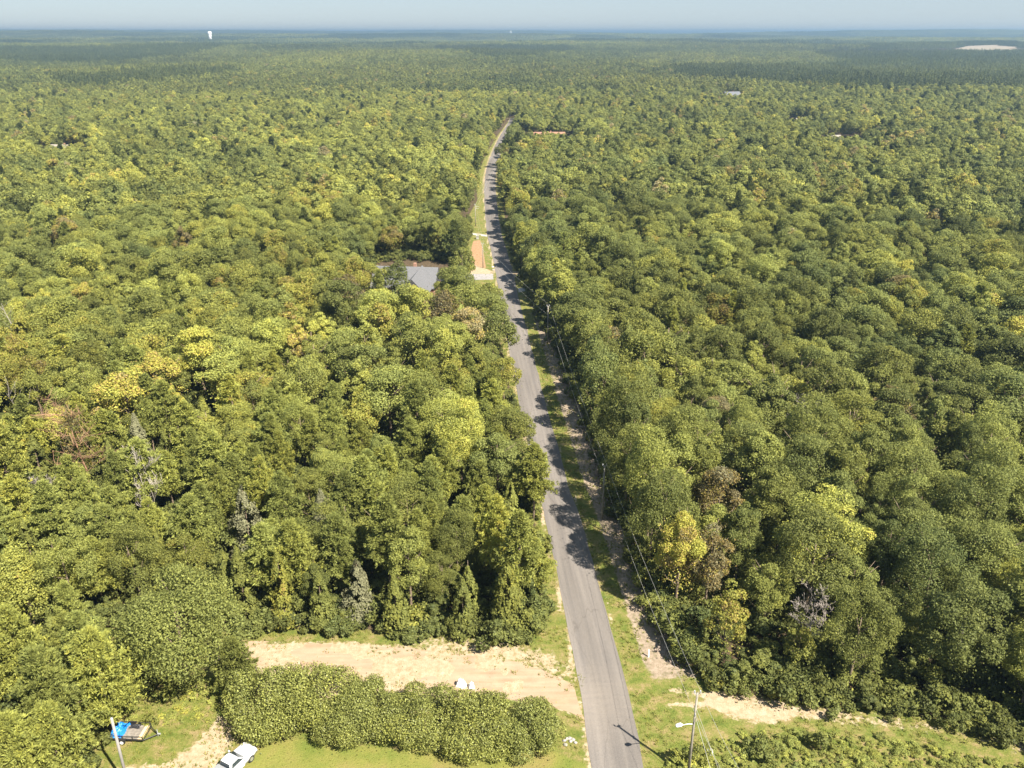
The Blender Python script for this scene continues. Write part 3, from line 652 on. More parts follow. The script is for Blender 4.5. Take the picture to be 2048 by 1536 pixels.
# landmarks that the labels refer to
POLES = [G(1376, 1552), G(1204, 1038), G(1095, 686), G(966, 536), G(951, 452), G(1021, 293)]
LAND = [("the street lamp pole", POLES[0]), ("the second roadside pole", POLES[1]), ("the third roadside pole", POLES[2]), ("the grey roofed house", G(830, 570)), ("the blue tarp trailer", G(265, 1478)),
        ("the dirt driveway mouth", G(1155, 1405)), ("the white dead tree", hx[2]), ("the reddish dead pine", hx[3]), ("the round driveway oak", hx[0]), ("the golden slim tree", hx[20]),
        ("the leafless grey tree", hx[8]), ("the yellow edge tree", hx[24]), ("the leaning trunk oak", hx[35]), ("the golden corner cedar", hx[14]), ("the sage grey cedar", hx[11]), ("the vivid yellow tree", hx[21])]
def colour_word(t, s):
    if t > .78: return "brownish"
    if t > .64: return "yellow"
    w = "blue green" if t < .12 else "dark green" if t < .24 else "green" if t < .36 else "olive green" if t < .46 else "yellow green"
    return w
KW = dict(broadleaf_tree="broadleaf tree", pine_tree="pine", cedar_tree="cedar")
used = set()
ONES = "zero one two three four five six seven eight nine ten eleven twelve thirteen fourteen fifteen sixteen seventeen eighteen nineteen".split()
TENS = "zero ten twenty thirty forty fifty sixty seventy eighty ninety".split()
def num(n):
    if n < 20: return ONES[n]
    if n < 100: return TENS[n // 10] + ("-" + ONES[n % 10] if n % 10 else "")
    return "hundred" + ("-" + num(n - 100) if n > 100 else "") if n < 200 else "two-" + num(n - 100)
def tree_label(t):
    q = np.array((t["x"], t["y"])); order = sorted(LAND, key=lambda l: np.hypot(*(q - l[1])))
    for l in order:
        dx, dy = q - l[1]; ax, ay = round(abs(dx)), round(abs(dy))
        a = f"{num(ax)} metres {'right' if dx > 0 else 'left'}" if ax >= 1 else ""
        b = f"{num(ay)} metres {'beyond' if dy > 0 else 'nearer than'}" if ay >= 1 else "of"
        w = f"{colour_word(t['tint'], t['shade'])} {KW[t['kind']]} {', '.join(x for x in (a, b) if x)} {l[0]}".replace(", of ", " of ")
        if w not in used: used.add(w); return w
    return w
def tree_group(t):
    side = "right" if (t["x"] > np.interp(t["y"], ROAD[:, 1], ROAD[:, 0])) else "left"
    return f"{ {'broadleaf_tree': 'broadleaf trees', 'pine_tree': 'pines', 'cedar_tree': 'cedars'}[t['kind']] } in the wood {side} of the road"
CAT = dict(oak_tree="tree", young_pine="tree", bare_tree="dead tree", dead_pine="dead tree", silver_cedar="tree", snag="dead tree", cedar_tree="tree", broadleaf_tree="tree", pine_tree="tree")
def put_tree(t, crown_me, trunk_me, sc, name, tsc=(1, 1, 1)):
    root = empty(name, (t["x"], t["y"], t["z"]), t["rz"]); root.scale = sc
    if trunk_me:
        o = link(bpy.data.objects.new("trunk", trunk_me), root); o.scale = tsc
    if crown_me:
        c = link(bpy.data.objects.new("crown", crown_me), root); c["tint"] = float(t["tint"]); c["shade"] = float(t["shade"])
    return root
for t in SINGLE:
    k = t["kind"]; hi = t["d"] < 150
    if t["hero"]:
        H, R = t["H"], t["R"]
        if k in ("oak_tree", "broadleaf_tree"):
            n = int(12500 * min(1.8, (R / 4.2) ** 2)) if t["d"] < 160 else 4600
            me = crown_mesh("broadleaf_crown", broadleaf_arrays(n, .26 if t["d"] < 160 else .42, R, H, int(22 + R * 5), .20 if H / R < 4 else .15), M_LEAF)
            if "leaning" in t["label"]:
                mb = MB(); a = G(1900, 1352); a = a - (t["x"], t["y"]); mb.tube([(a[0], a[1], -.2), (a[0] * .6, a[1] * .6, 3.5), (a[0] * .2, a[1] * .2, 7.5), (0, 0, 12)], [.34, .3, .24, .1], 8)
                tm = bpy.data.meshes.new("broadleaf_trunk"); tm.from_pydata(mb.v, [], mb.f); tm.materials.append(M_GREYW); t["rz"] = 0
                root = put_tree(t, me, tm, (1, 1, 1), k)
            else: root = put_tree(t, me, TRUNKS["broad"][0], (1, 1, 1), k, (R / 4, R / 4, H / 13))
        elif k in ("pine_tree", "young_pine"):
            a = pine_arrays(125 if R > 3 else 60, 18, 11, H, R, .22 if k == "pine_tree" else .08, .48, .06)
            root = put_tree(t, crown_mesh("pine_crown", a, M_NEEDLE), pine_trunk("pine_trunk", H, .2 if H > 9 else .1, a[4], M_BARK), (1, 1, 1), k)
        elif k in ("silver_cedar", "cedar_tree"):
            me = crown_mesh("cedar_crown", cedar_arrays(4200, .42, H, R, droop=.35 if k[0] == "s" else .2), M_NEEDLE)
            root = put_tree(t, me, TRUNKS["cedar"][0], (1, 1, 1), k, (1, 1, H / 9))
        else:
            m = {"dead_pine": M_REDW, "snag": M_BARE}.get(k, M_BARE if "white" in t["label"] else M_GREYW)
            kw = dict(dead_pine=dict(spread=.9, depth=2, kids=9, start=.3, up=.2), snag=dict(spread=.5, depth=1, kids=3, start=.4)).get(k, dict(spread=.85, depth=3, kids=4, start=.3))
            if "bone white" in t["label"]: kw = dict(spread=.42, depth=3, kids=5, start=.25, up=.8)
            tw = "twiggy" in t["label"]
            if tw: kw = dict(spread=.9, depth=3, kids=6, start=.35, up=.5)
            me = bare_mesh("dead_wood", H * (.8 if k == 'bare_tree' else 1), (.15 if tw else .2) if k != "snag" else .2, m, seed=int(t["x"] * 7) % 97, **kw)
            root = empty(k, (t["x"], t["y"], t["z"]), t["rz"]); link(bpy.data.objects.new("trunk", me), root)
            if k == "dead_pine":
                c = link(bpy.data.objects.new("crown", crown_mesh("pine_crown", pine_arrays(60, 9, 4, H, 3.0, .25, .45, .05), M_NEEDLE)), root); c["tint"] = .86; c["shade"] = 1.1
            if k == "snag": root.rotation_euler = (.06, -.12, 0)
        tag(root, t["label"], CAT[k], "standing dead trees" if CAT[k] == "dead tree" else None)
        continue
    s = t["s"]; w_ = t.get("w") or rng.uniform(.78, 1.22); sc = (s * w_ * rng.uniform(.92, 1.08), s * w_ * rng.uniform(.92, 1.08), s)
    if k == "broadleaf_tree":
        i = int(rng.integers(0, 8)); me, R, H = LIB["broad0" if hi else "broad1"][i]; root = put_tree(t, me, TRUNKS["broad"][i % 5], sc, k)
    elif k == "pine_tree":
        i = int(rng.integers(0, 7)); q = "pine0" if hi else "pine1"; root = put_tree(t, LIB[q][i][0], TRUNKS[q][i], sc, k)
    else:
        q = "cedar0" if hi else "cedar1"; i = int(rng.integers(0, len(LIB[q]))); root = put_tree(t, LIB[q][i][0], TRUNKS["cedar"][0], sc, k)
    tag(root, tree_label(t), "tree", tree_group(t))

# ------------------------------------------------------------------ scattered masses (geometry nodes): rest of the woods, undergrowth, grass
def scatter_group(name, coll):
    g = bpy.data.node_groups.new(name, 'GeometryNodeTree'); N = g.nodes; L = g.links
    g.interface.new_socket("Geometry", in_out='INPUT', socket_type='NodeSocketGeometry'); g.interface.new_socket("Geometry", in_out='OUTPUT', socket_type='NodeSocketGeometry')
    gi = N.new("NodeGroupInput"); go = N.new("NodeGroupOutput")
    ci = N.new("GeometryNodeCollectionInfo"); ci.inputs["Collection"].default_value = coll; ci.inputs["Separate Children"].default_value = True; ci.inputs["Reset Children"].default_value = True
    ip = N.new("GeometryNodeInstanceOnPoints"); ip.inputs["Pick Instance"].default_value = True
    def na(a, ty):
        n = N.new("GeometryNodeInputNamedAttribute"); n.data_type = ty; n.inputs["Name"].default_value = a; return n.outputs["Attribute"]
    mp = N.new("GeometryNodeMeshToPoints"); L.new(gi.outputs[0], mp.inputs["Mesh"]); L.new(mp.outputs[0], ip.inputs["Points"])
    L.new(ci.outputs[0], ip.inputs["Instance"]); L.new(na("idx", 'INT'), ip.inputs["Instance Index"])
    e2 = N.new("FunctionNodeEulerToRotation"); L.new(na("rot", 'FLOAT_VECTOR'), e2.inputs[0]); L.new(e2.outputs[0], ip.inputs["Rotation"])
    L.new(na("scl", 'FLOAT_VECTOR'), ip.inputs["Scale"]); L.new(ip.outputs[0], go.inputs[0])
    return g
def scatter_object(name, meshes, pos, idx, rz, scl, tint, shade):
    coll = bpy.data.collections.new(name + "_sources")
    for i, me in enumerate(meshes):
        o = bpy.data.objects.new(f"{name}_source_{i:03d}", me); coll.objects.link(o)
    n = len(pos); me = bpy.data.meshes.new(name); me.vertices.add(n); me.vertices.foreach_set("co", np.asarray(pos, np.float32).ravel())
    def at(a, ty, v, key="value"): me.attributes.new(a, ty, 'POINT').data.foreach_set(key, v.ravel())
    at("idx", 'INT', np.asarray(idx, np.int32)); at("tint", 'FLOAT', np.asarray(tint, np.float32)); at("shade", 'FLOAT', np.asarray(shade, np.float32))
    at("rot", 'FLOAT_VECTOR', np.c_[np.zeros(n), np.zeros(n), rz].astype(np.float32), "vector"); at("scl", 'FLOAT_VECTOR', np.asarray(scl, np.float32), "vector")
    o = link(bpy.data.objects.new(name, me)); md = o.modifiers.new("scatter", 'NODES'); md.node_group = scatter_group(name, coll)
    return tag(o, kind="stuff")
def rest_object(name, kinds, near_l, far_l, split):
    T = [t for t in REST if t["kind"] in kinds]; ml = [m[0] for m in LIB[near_l]] + [m[0] for m in LIB[far_l]]; a, b = len(LIB[near_l]), len(LIB[far_l])
    idx = [int(rng.integers(0, a)) if t["d"] < split else a + int(rng.integers(0, b)) for t in T]
    s = np.array([t["s"] for t in T])
    scatter_object(name, ml, np.array([(t["x"], t["y"], t["z"]) for t in T]), idx, np.array([t["rz"] for t in T]), np.c_[s * (w_ := rng.uniform(.78, 1.22, len(T))), s * w_ * rng.uniform(.92, 1.08, len(T)), s],
                   [t["tint"] for t in T], [t["shade"] for t in T])
rest_object("broadleaf_woodland", ("broadleaf_tree",), "broad1", "broad2", 330)
rest_object("pine_woodland", ("pine_tree", "cedar_tree"), "pine1", "pine2", 330)
# distant forest: patches of many small crowns following the rolling land
def patch_mesh(size, trees, nq, qs, R, H, conif=False):
    VV, FF, A, B, T = [], [], [], [], []; off = 0
    for i in range(trees):
        s = rng.uniform(.75, 1.2)
        if conif: V, F, lt, ls = cedar_arrays(nq, qs, H * 1.1, R * .75, low=.35)
        else: V, F, lt, ls = broadleaf_arrays(nq, qs, R, H, 7, .35, nj=.35)
        V = V * s + np.array((rng.uniform(-.5, .5) * size, rng.uniform(-.5, .5) * size, 0))
        VV.append(V); FF.append(F + off); off += len(V); A.append(lt); B.append(ls + rng.normal(0, .15)); T.append(np.full(len(V), rng.normal(0, .085) + (.35 if rng.random() < .04 else 0)))
    return np_mesh("forest_patch", np.concatenate(VV), np.concatenate(FF), M_LEAF, dict(leaf_tint=np.concatenate(A), leaf_shade=np.concatenate(B), tree_tint=np.concatenate(T)))
PM = [patch_mesh(25, 21, 110, 1.0, 3.4, 13) for _ in range(6)] + [patch_mesh(25, 28, 50, 1.1, 3.2, 13, True) for _ in range(3)] + \
     [patch_mesh(84, 190, 16, 2.3, 4.0, 13) for _ in range(4)] + [patch_mesh(84, 210, 10, 2.8, 3.6, 13, True) for _ in range(2)]
Q1 = scatter(-2250, 2250, ymax + 8, 3100, 21.5, .3); Q1 = Q1[sector(Q1, 120)]
Q2 = scatter(-10800, 10800, 3120, 15600, 72, .3); Q2 = Q2[sector(Q2, 400)]
FIELD_C = None
# pale bare field on a far hillside, with a dark row of trees along its top
fd0, fd1 = 2480.0, 2960.0
def field_pt(px, d):
    k = (px - 1024) / FPX * (d * math.cos(PITCH) + 45 * math.sin(PITCH)); return (k, d)
FIELD = np.array([field_pt(1908, fd0 + 90), field_pt(1945, fd0), field_pt(2000, fd0 + 60), field_pt(2034, fd0 + 260), field_pt(2030, fd1), field_pt(1985, fd1 - 40), field_pt(1935, fd1 - 130)])
def field_z(x, y): return 70 - np.interp(y, [fd0, fd0 + 120, fd1], [.0190 * fd0, .0168 * (fd0 + 120), .0124 * fd1])
keep = ~inside(FIELD, Q1) & (pdist(FIELD, Q1, True)[0] > 16); Q1 = Q1[keep]
# keep sight lines to the field and to the water tower open: nothing taller than the land itself grows there
back = []
for a, b in ((FIELD[3], FIELD[4]), (FIELD[4], FIELD[5]), (FIELD[5], FIELD[6])):
    L_ = np.hypot(*(b - a)); back += [a + (b - a) * t for t in np.arange(0, 1, 20 / L_)]
back = np.array(back) + np.array((4, 26)); back = np.r_[back, back + (6, 24), back + (-4, 48), back + (3, 72)]
front = field_z(FIELD[:, 0], FIELD[:, 1])
zq1 = height(Q1[:, 0], Q1[:, 1]); zq2 = height(Q2[:, 0], Q2[:, 1]); zb = field_z(back[:, 0], np.minimum(back[:, 1], fd1)) - 6
dirf = (Q1[:, 0] / Q1[:, 1] > .31) & (Q1[:, 0] / Q1[:, 1] < .66) & (Q1[:, 1] > 1700) & (Q1[:, 1] < fd0 + 150)
zq1 = np.where(dirf, np.minimum(zq1, 70 - .0195 * np.hypot(0, Q1[:, 1]) - 15), zq1)
QA = np.r_[np.c_[Q1, zq1], np.c_[back, zb], np.c_[Q2, zq2]]
pin = vnoise(QA[:, 0] + 500, QA[:, 1] * .7, 480) > np.where(QA[:, 1] > 3115, .66, .56)
n1, nb_ = len(Q1), len(back)
far2 = np.arange(len(QA)) >= n1 + nb_
idx = np.where(far2, np.where(pin, 13 + rng.integers(0, 2, len(QA)), 9 + rng.integers(0, 4, len(QA))), np.where(pin, 6 + rng.integers(0, 3, len(QA)), rng.integers(0, 6, len(QA))))
tq = np.where(pin, .14, .36) + (fbm(QA[:, 0], QA[:, 1] * .7, 200) - .5) * .45 + rng.normal(0, .05, len(QA))
sq = np.clip(rng.normal(1, .10, len(QA)) + (fbm(QA[:, 0] + 333, QA[:, 1] * .6, 520) - .5) * .7, .55, 1.5) * np.where(pin, .85, 1)
isb = (np.arange(len(QA)) >= n1) & ~far2; tq[isb] = .08; sq[isb] = .7
sq = sq * (1 + .08 * far2); sc = rng.uniform(.9, 1.12, len(QA)); scz = sc * rng.uniform(.8, 1.25, len(QA)); scz[isb] = 1.1
scatter_object("distant_forest", PM, QA, idx, rng.uniform(0, 6.28, len(QA)), np.c_[sc, sc, scz], np.clip(tq, .02, .6), sq)
M_FIELD = mat("dry_field", (.25, .21, .16), .95, noise=(.02, .12), spec=.1)
mb = MB(); V = []; nF = len(FIELD)
ys = [(x, y, float(field_z(x, y))) for x, y in FIELD]; c = FIELD.mean(0); cz = float(field_z(*c)) + 1
mb.add([(c[0], c[1], cz)] + ys + [(x, y, -8) for x, y in FIELD], [(0, 1 + i, 1 + (i + 1) % nF) for i in range(nF)] + [(1 + i, 1 + nF + i, 1 + nF + (i + 1) % nF, 1 + (i + 1) % nF) for i in range(nF)])
tag(mb.build("bare_field", M_FIELD), kind="structure")

# ------------------------------------------------------------------ houses and water towers
M_BRICK = mat("brick_wall", (.30, .17, .12), .9, noise=(3, .2)); M_TANW = mat("tan_siding", (.52, .45, .36), .85, noise=(2, .1)); M_WHITE = mat("white_paint", (.78, .77, .74), .5)
M_GLASS = mat("window_glass", (.03, .04, .05), .08, spec=.6); M_SHING = mat("grey_shingles", (.118, .118, .125), .85, noise=(5, .22), bump=.4)
M_ORANGE = mat("orange_shingles", (.27, .145, .10), .85, noise=(4, .2)); M_PALER = mat("pale_shingles", (.25, .22, .19), .85, noise=(4, .15)); M_DARKR = mat("dark_shingles", (.12, .125, .14), .85, noise=(4, .15))
def gable(root, name, m, w, d, ze, zr, cx=0, cy=0, along='x', over=.45, hip=0.0):
    """pitched roof slab with eaves; ridge along x or y"""
    t = .18; a, b = (w / 2 + over, d / 2 + over); s = (zr - ze) / (d / 2); zo = ze - over * s
    mb = MB(); hp = hip
    V = [(-a, -b, zo), (a, -b, zo), (a - hp, 0, zr), (-a + hp, 0, zr), (a, b, zo), (-a, b, zo)]
    V += [(x, y, z - t) for x, y, z in V]
    Fs = [(0, 1, 2, 3), (3, 2, 4, 5), (1, 4, 2), (0, 3, 5), (7, 6, 9, 8), (8, 9, 11, 10), (7, 8, 10), (6, 11, 9), (0, 6, 7, 1), (4, 10, 11, 5), (1, 7, 10, 4), (5, 11, 6, 0)]
    if along == 'y': V = [(-y, x, z) for x, y, z in V]
    mb.add([(x + cx, y + cy, z) for x, y, z in V], Fs); return mb.build(name, m, root)
def house(name, xy, w, d, hw, hr, rz, wall, roof, label, wing=None, hip=0, chimney=True, group=None):
    z = float(height(*xy)); r = empty(name, (xy[0], xy[1], z), rz)
    mb = MB(); mb.box((0, 0, hw / 2 - .3), (w, d, hw + .6)); wl_ = mb.build("wall", wall, r)
    if not hip:
        g = MB()
        for sx in (-1, 1): g.add([(sx * (w / 2 - .01), -d / 2, hw), (sx * (w / 2 - .01), d / 2, hw), (sx * (w / 2 - .01), 0, hw + hr - .1), (sx * (w / 2 - .25), -d / 2, hw), (sx * (w / 2 - .25), d / 2, hw), (sx * (w / 2 - .25), 0, hw + hr - .1)], [(0, 1, 2), (5, 4, 3), (0, 3, 4, 1), (1, 4, 5, 2), (2, 5, 3, 0)])
        g.build("gable_end", wall, r)
    rf = gable(r, "roof", roof, w, d, hw, hw + hr, hip=hip)
    if chimney: MB().box((w * .12, d * .2, hw + hr * .9), (.8, .8, 1.8)).build("chimney", M_BRICK, rf)
    for k in (-.36, -.14, .14, .36):
        f = MB().box((w * k, -d / 2 - .03, 1.6), (1.3, .08, 1.5)).build("window", M_WHITE, r); MB().box((w * k, -d / 2 - .08, 1.6), (1.1, .04, 1.3)).build("pane", M_GLASS, f)
    dr = MB().box((0, -d / 2 - .04, 1.05), (1.0, .1, 2.1)).build("door", M_WHITE, r); MB().box((.35, -d / 2 - .12, 1.05), (.08, .08, .08)).build("handle", M_GLASS, dr)
    if wing:
        wx, ww, wd = wing
        MB().box((wx, -d / 2 - wd / 2, hw / 2 - .3), (ww, wd, hw + .58)).build("wing_wall", wall, r)
        gable(r, "wing_roof", roof, wd + d * .75, ww, hw + .02, hw + hr * .96, cx=wx, cy=-d / 2 - wd / 2 + d * .3, along='y')
        f = MB().box((wx, -d / 2 - wd - .03, 1.6), (2.2, .08, 1.5)).build("window", M_WHITE, r); MB().box((wx, -d / 2 - wd - .08, 1.6), (2.0, .04, 1.3)).build("pane", M_GLASS, f)
    return tag(r, label, "house", group)
hy = G(826, 550, 4)
house("house", (hy[0] - 1.5, hy[1] - 3), 18, 11.5, 3.1, 4.3, -.10, M_BRICK, M_SHING, "grey shingle roofed house with a cross gable in the trees left of the road", wing=(4.2, 7.6, 5.5))
for nm, c, _ in HOUSES: pass
house("house", tuple(HOUSES[0][1]), 25, 11, 2.9, 3.6, .05, M_BRICK, M_ORANGE, "low house with a faded orange roof right of the road's far end", wing=(4, 8, 4))
house("house", tuple(HOUSES[1][1]), 17, 11, 5.2, 4.0, .2, M_WHITE, M_DARKR, "white two storey house with a dark grey roof far off in the right-hand woods")
house("house", tuple(HOUSES[3][1]), 12, 9, 2.9, 3.0, -.1, M_TANW, M_PALER, "small house with a pale brown roof in the woods at the far left")
house("house", tuple(HOUSES[4][1]), 13, 9, 2.9, 2.8, .1, M_WHITE, M_PALER, "small pale roofed house between the white house and the tan clearing")
tc_ = HOUSES[2][1]
CLEAR = [tc_ + (x, y) for x, y in ((-14, -6), (-2, -12), (12, -10), (16, 4), (8, 22), (-6, 18))]
mbx = MB(); mbx.add([(x, y, float(height(x, y)) + .03) for x, y in CLEAR], [tuple(range(6))]); tag(mbx.build("sandy_clearing", M_FIELD), kind="structure")
house("shed", (tc_[0] - 6, tc_[1] + 2), 9, 6, 2.6, 1.8, .1, M_WHITE, M_PALER, "white shed standing in the small tan clearing of the right-hand woods", chimney=False)
M_TANK = mat("white_tank_paint", (.82, .82, .80), .45)
def water_tower(xy, H, R, label):
    z = float(height(*xy)); r = empty("water_tower", (*xy, z)); c = MB()
    c.tube([(0, 0, -2), (0, 0, H * .6), (0, 0, H * .66)], [R * .82, R * .82, R * .9], 20); c.build("column", M_TANK, r, True)
    t = MB(); t.tube([(0, 0, H * .65), (0, 0, H * .70), (0, 0, H * .78), (0, 0, H * .92), (0, 0, H * .97), (0, 0, H)], [R * .8, R * .97, R, R, R * .85, R * .3], 24); t.build("tank", M_TANK, r, True)
    MB().tube([(0, 0, H - .2), (0, 0, H + 1.6)], .25, 6).build("beacon", M_TANK, r)
    return tag(r, label, "water tower")
def at_dist(px, d): return ((px - 1024) / FPX * (d * math.cos(PITCH) + 30 * math.sin(PITCH)), d)
w1 = at_dist(421, 4000); water_tower(w1, 75 - float(height(*w1)), 8.2, "white water tower on the horizon at the left")
w2 = at_dist(1021, 9000); water_tower(w2, 84 - min(50.0, float(height(*w2))), 11, "tiny white water tower on the horizon above the road")

# ------------------------------------------------------------------ utility poles and wires
M_POLE = mat("weathered_pole", (.25, .225, .185), .9, noise=(2, .25), bump=.3); M_GALV = mat("galvanised_steel", (.55, .56, .57), .45, .6); M_INS = mat("insulator", (.35, .35, .36), .3)
M_WIRE = mat("aluminium_wire", (.36, .35, .33), .5, .3); M_BLACK = mat("black_paint", (.02, .02, .022), .5)
def pole(xy, H, label, r=.155, lamp=0, arms=0, lean=(0, 0), gw=None):
    root = empty("utility_pole", (*xy, float(height(*xy)))); mb = MB(); mb.tube([(0, 0, -.3), (lean[0] * .5, lean[1] * .5, H * .5), (lean[0], lean[1], H)], [r, r * .86, r * .68], 10); mb.build("post", M_POLE, root, True)
    top = Vector((lean[0], lean[1], H))
    for dx in (-.28, .28):
        b = MB(); b.tube([top + Vector((dx * .2, 0, -.3)), top + Vector((dx, 0, .02))], .04, 5); b.tube([top + Vector((dx, 0, 0)), top + Vector((dx, 0, .28))], [.09, .07], 8); b.build("insulator", M_INS, root)
    MB().box((0, .0, H * .76), (.12, 2.6 * r, .25)).build("bracket", M_GALV, root)
    for k in range(arms):
        a = MB(); a.tube([(0, 0, H - .9 - .7 * k), (1.5, -.1, H - .75 - .7 * k)], .05, 5); a.build("bracket_arm", M_GALV, root)
    if lamp:
        a = MB(); a.tube([(0, 0, H * .635), (-.5, -.05, H * .645), (-1.25, -.15, H * .64)], .035, 6); arm = a.build("lamp_arm", M_GALV, root)
        h = MB(); h.tube([(-1.15, -.14, H * .64), (-1.35, -.16, H * .645), (-1.75, -.2, H * .635), (-1.85, -.21, H * .63)], [.09, .2, .19, .08], 10); h.build("lamp_head", M_WHITE, arm, True)
    if gw:
        g = MB()
        for (gx_, gy_, zz) in gw: g.tube([(lean[0], lean[1], zz), (gx_, gy_, 0)], .022, 4)
        g.build("guy_wire", M_WIRE, root)
    return tag(root, label, "utility pole", "wooden utility poles along the road")
p0 = G(1470, 1760)
PP = [(p0, 11), (POLES[0], 11.0), (POLES[1], 9.5), (POLES[2], 9.5), (POLES[3], 8.0), (POLES[4], 8.4), (POLES[5], 10)]
pole(PP[1][0], 11.0, "weathered utility pole with a street lamp arm at the lower right", lamp=1, gw=[(3.6, -3.5, 9.2), (2.6, -5.0, 8.2)])
pole(PP[2][0], 9.5, "utility pole in the shaded brush beside the right-hand wood, second from the camera")
pole(PP[3][0], 9.5, "grey utility pole by the right-hand wood before the asphalt driveway, third from the camera")
pole(PP[4][0], 8.0, "utility pole on the strip of orange clay left of the road")
pole(PP[5][0], 8.4, "utility pole with side arms left of the road past the concrete driveway", arms=2)
pole(PP[6][0], 10, "farthest utility pole, where the road vanishes among the trees")
def wire(a, b, za, zb, sag, label, r=.013):
    pts = []
    for i in range(17):
        t = i / 16; pts.append((a[0] + (b[0] - a[0]) * t, a[1] + (b[1] - a[1]) * t, za + (zb - za) * t - sag * 4 * t * (1 - t)))
    return tag(MB_tube("power_line", pts, r), label, "power line", "power lines between the roadside poles")
def MB_tube(name, pts, r): m = MB(); m.tube(pts, r, 4, False); return m.build(name, M_WIRE)
NM = ["street lamp pole", "second roadside pole", "third roadside pole", "clay strip pole", "side arm pole", "farthest pole"]
span = [(i, i + 1) for i in range(1, 6)]
wire(p0 + (.2, 0), PP[1][0] + (.28, 0), 11.2, 11.2, .5, "upper wire running off the lower edge of the photo from the street lamp pole", .013)
wire(p0, PP[1][0], 8.4, 8.4, .5, "lower wire running off the lower edge of the photo from the street lamp pole", .013)
for i, j in span:
    A, B = PP[i], PP[j]; k = np.array((.28, 0)); rr = .012 + .0015 * i
    wire(A[0] + k, B[0] + k, A[1] + .25, B[1] + .25, .9, f"upper wire between the {NM[i-1]} and the {NM[j-1]}", rr)
    wire(A[0], B[0], A[1] * .76, B[1] * .76, 1.0, f"lower wire between the {NM[i-1]} and the {NM[j-1]}", rr)
# grey pole at the lower left
q = G(223, 1437, 9.5); root = empty("utility_pole", (*q, 0)); m_ = MB(); m_.tube([(0, 0, -.3), (0, 0, 9.5)], [.155, .125], 12); m_.build("post", mat("pale_grey_pole", (.23, .215, .205), .85, noise=(1.5, .12)), root, True)
MB().tube([(0, 0, 9.5), (0, 0, 9.58)], [.14, .09], 12).build("cap", M_GALV, root)
tag(root, "bare pale grey pole standing beside the trailer at the lower left", "pole")

# ------------------------------------------------------------------ white pickup truck
M_CAR = mat("white_car_paint", (.62, .62, .62), .18, spec=.6); M_TYRE = mat("tyre_rubber", (.025, .025, .027), .85); M_RIM = mat("alloy_rim", (.6, .6, .62), .3, .8)
M_TAIL = mat("red_lens", (.45, .02, .02), .25); M_LAMP = mat("lamp_glass", (.7, .72, .75), .1); M_ALU = mat("aluminium_toolbox", (.6, .6, .6), .35, .7, noise=(20, .1)); M_WOOD = mat("fresh_wood", (.55, .38, .20), .8, noise=(4, .2))
def rounded(mb, rings):
    """lofted box from rings of (x, half width, z0, z1) with chamfered shoulders"""
    V = []; k = 8
    for x, w, z0, z1 in rings:
        c = min(.14, (z1 - z0) * .3, w * .3); V += [(x, -w, z0), (x, -w, z1 - c), (x, -w + c, z1 - c * .25), (x, -w * .5, z1), (x, w * .5, z1), (x, w - c, z1 - c * .25), (x, w, z1 - c), (x, w, z0)]
    Fs = [tuple(range(k - 1, -1, -1)), tuple(range((len(rings) - 1) * k, len(rings) * k))]
    for i in range(len(rings) - 1):
        for j in range(k): Fs.append((i * k + j, i * k + (j + 1) % k, (i + 1) * k + (j + 1) % k, (i + 1) * k + j))
    return mb.add(V, Fs)
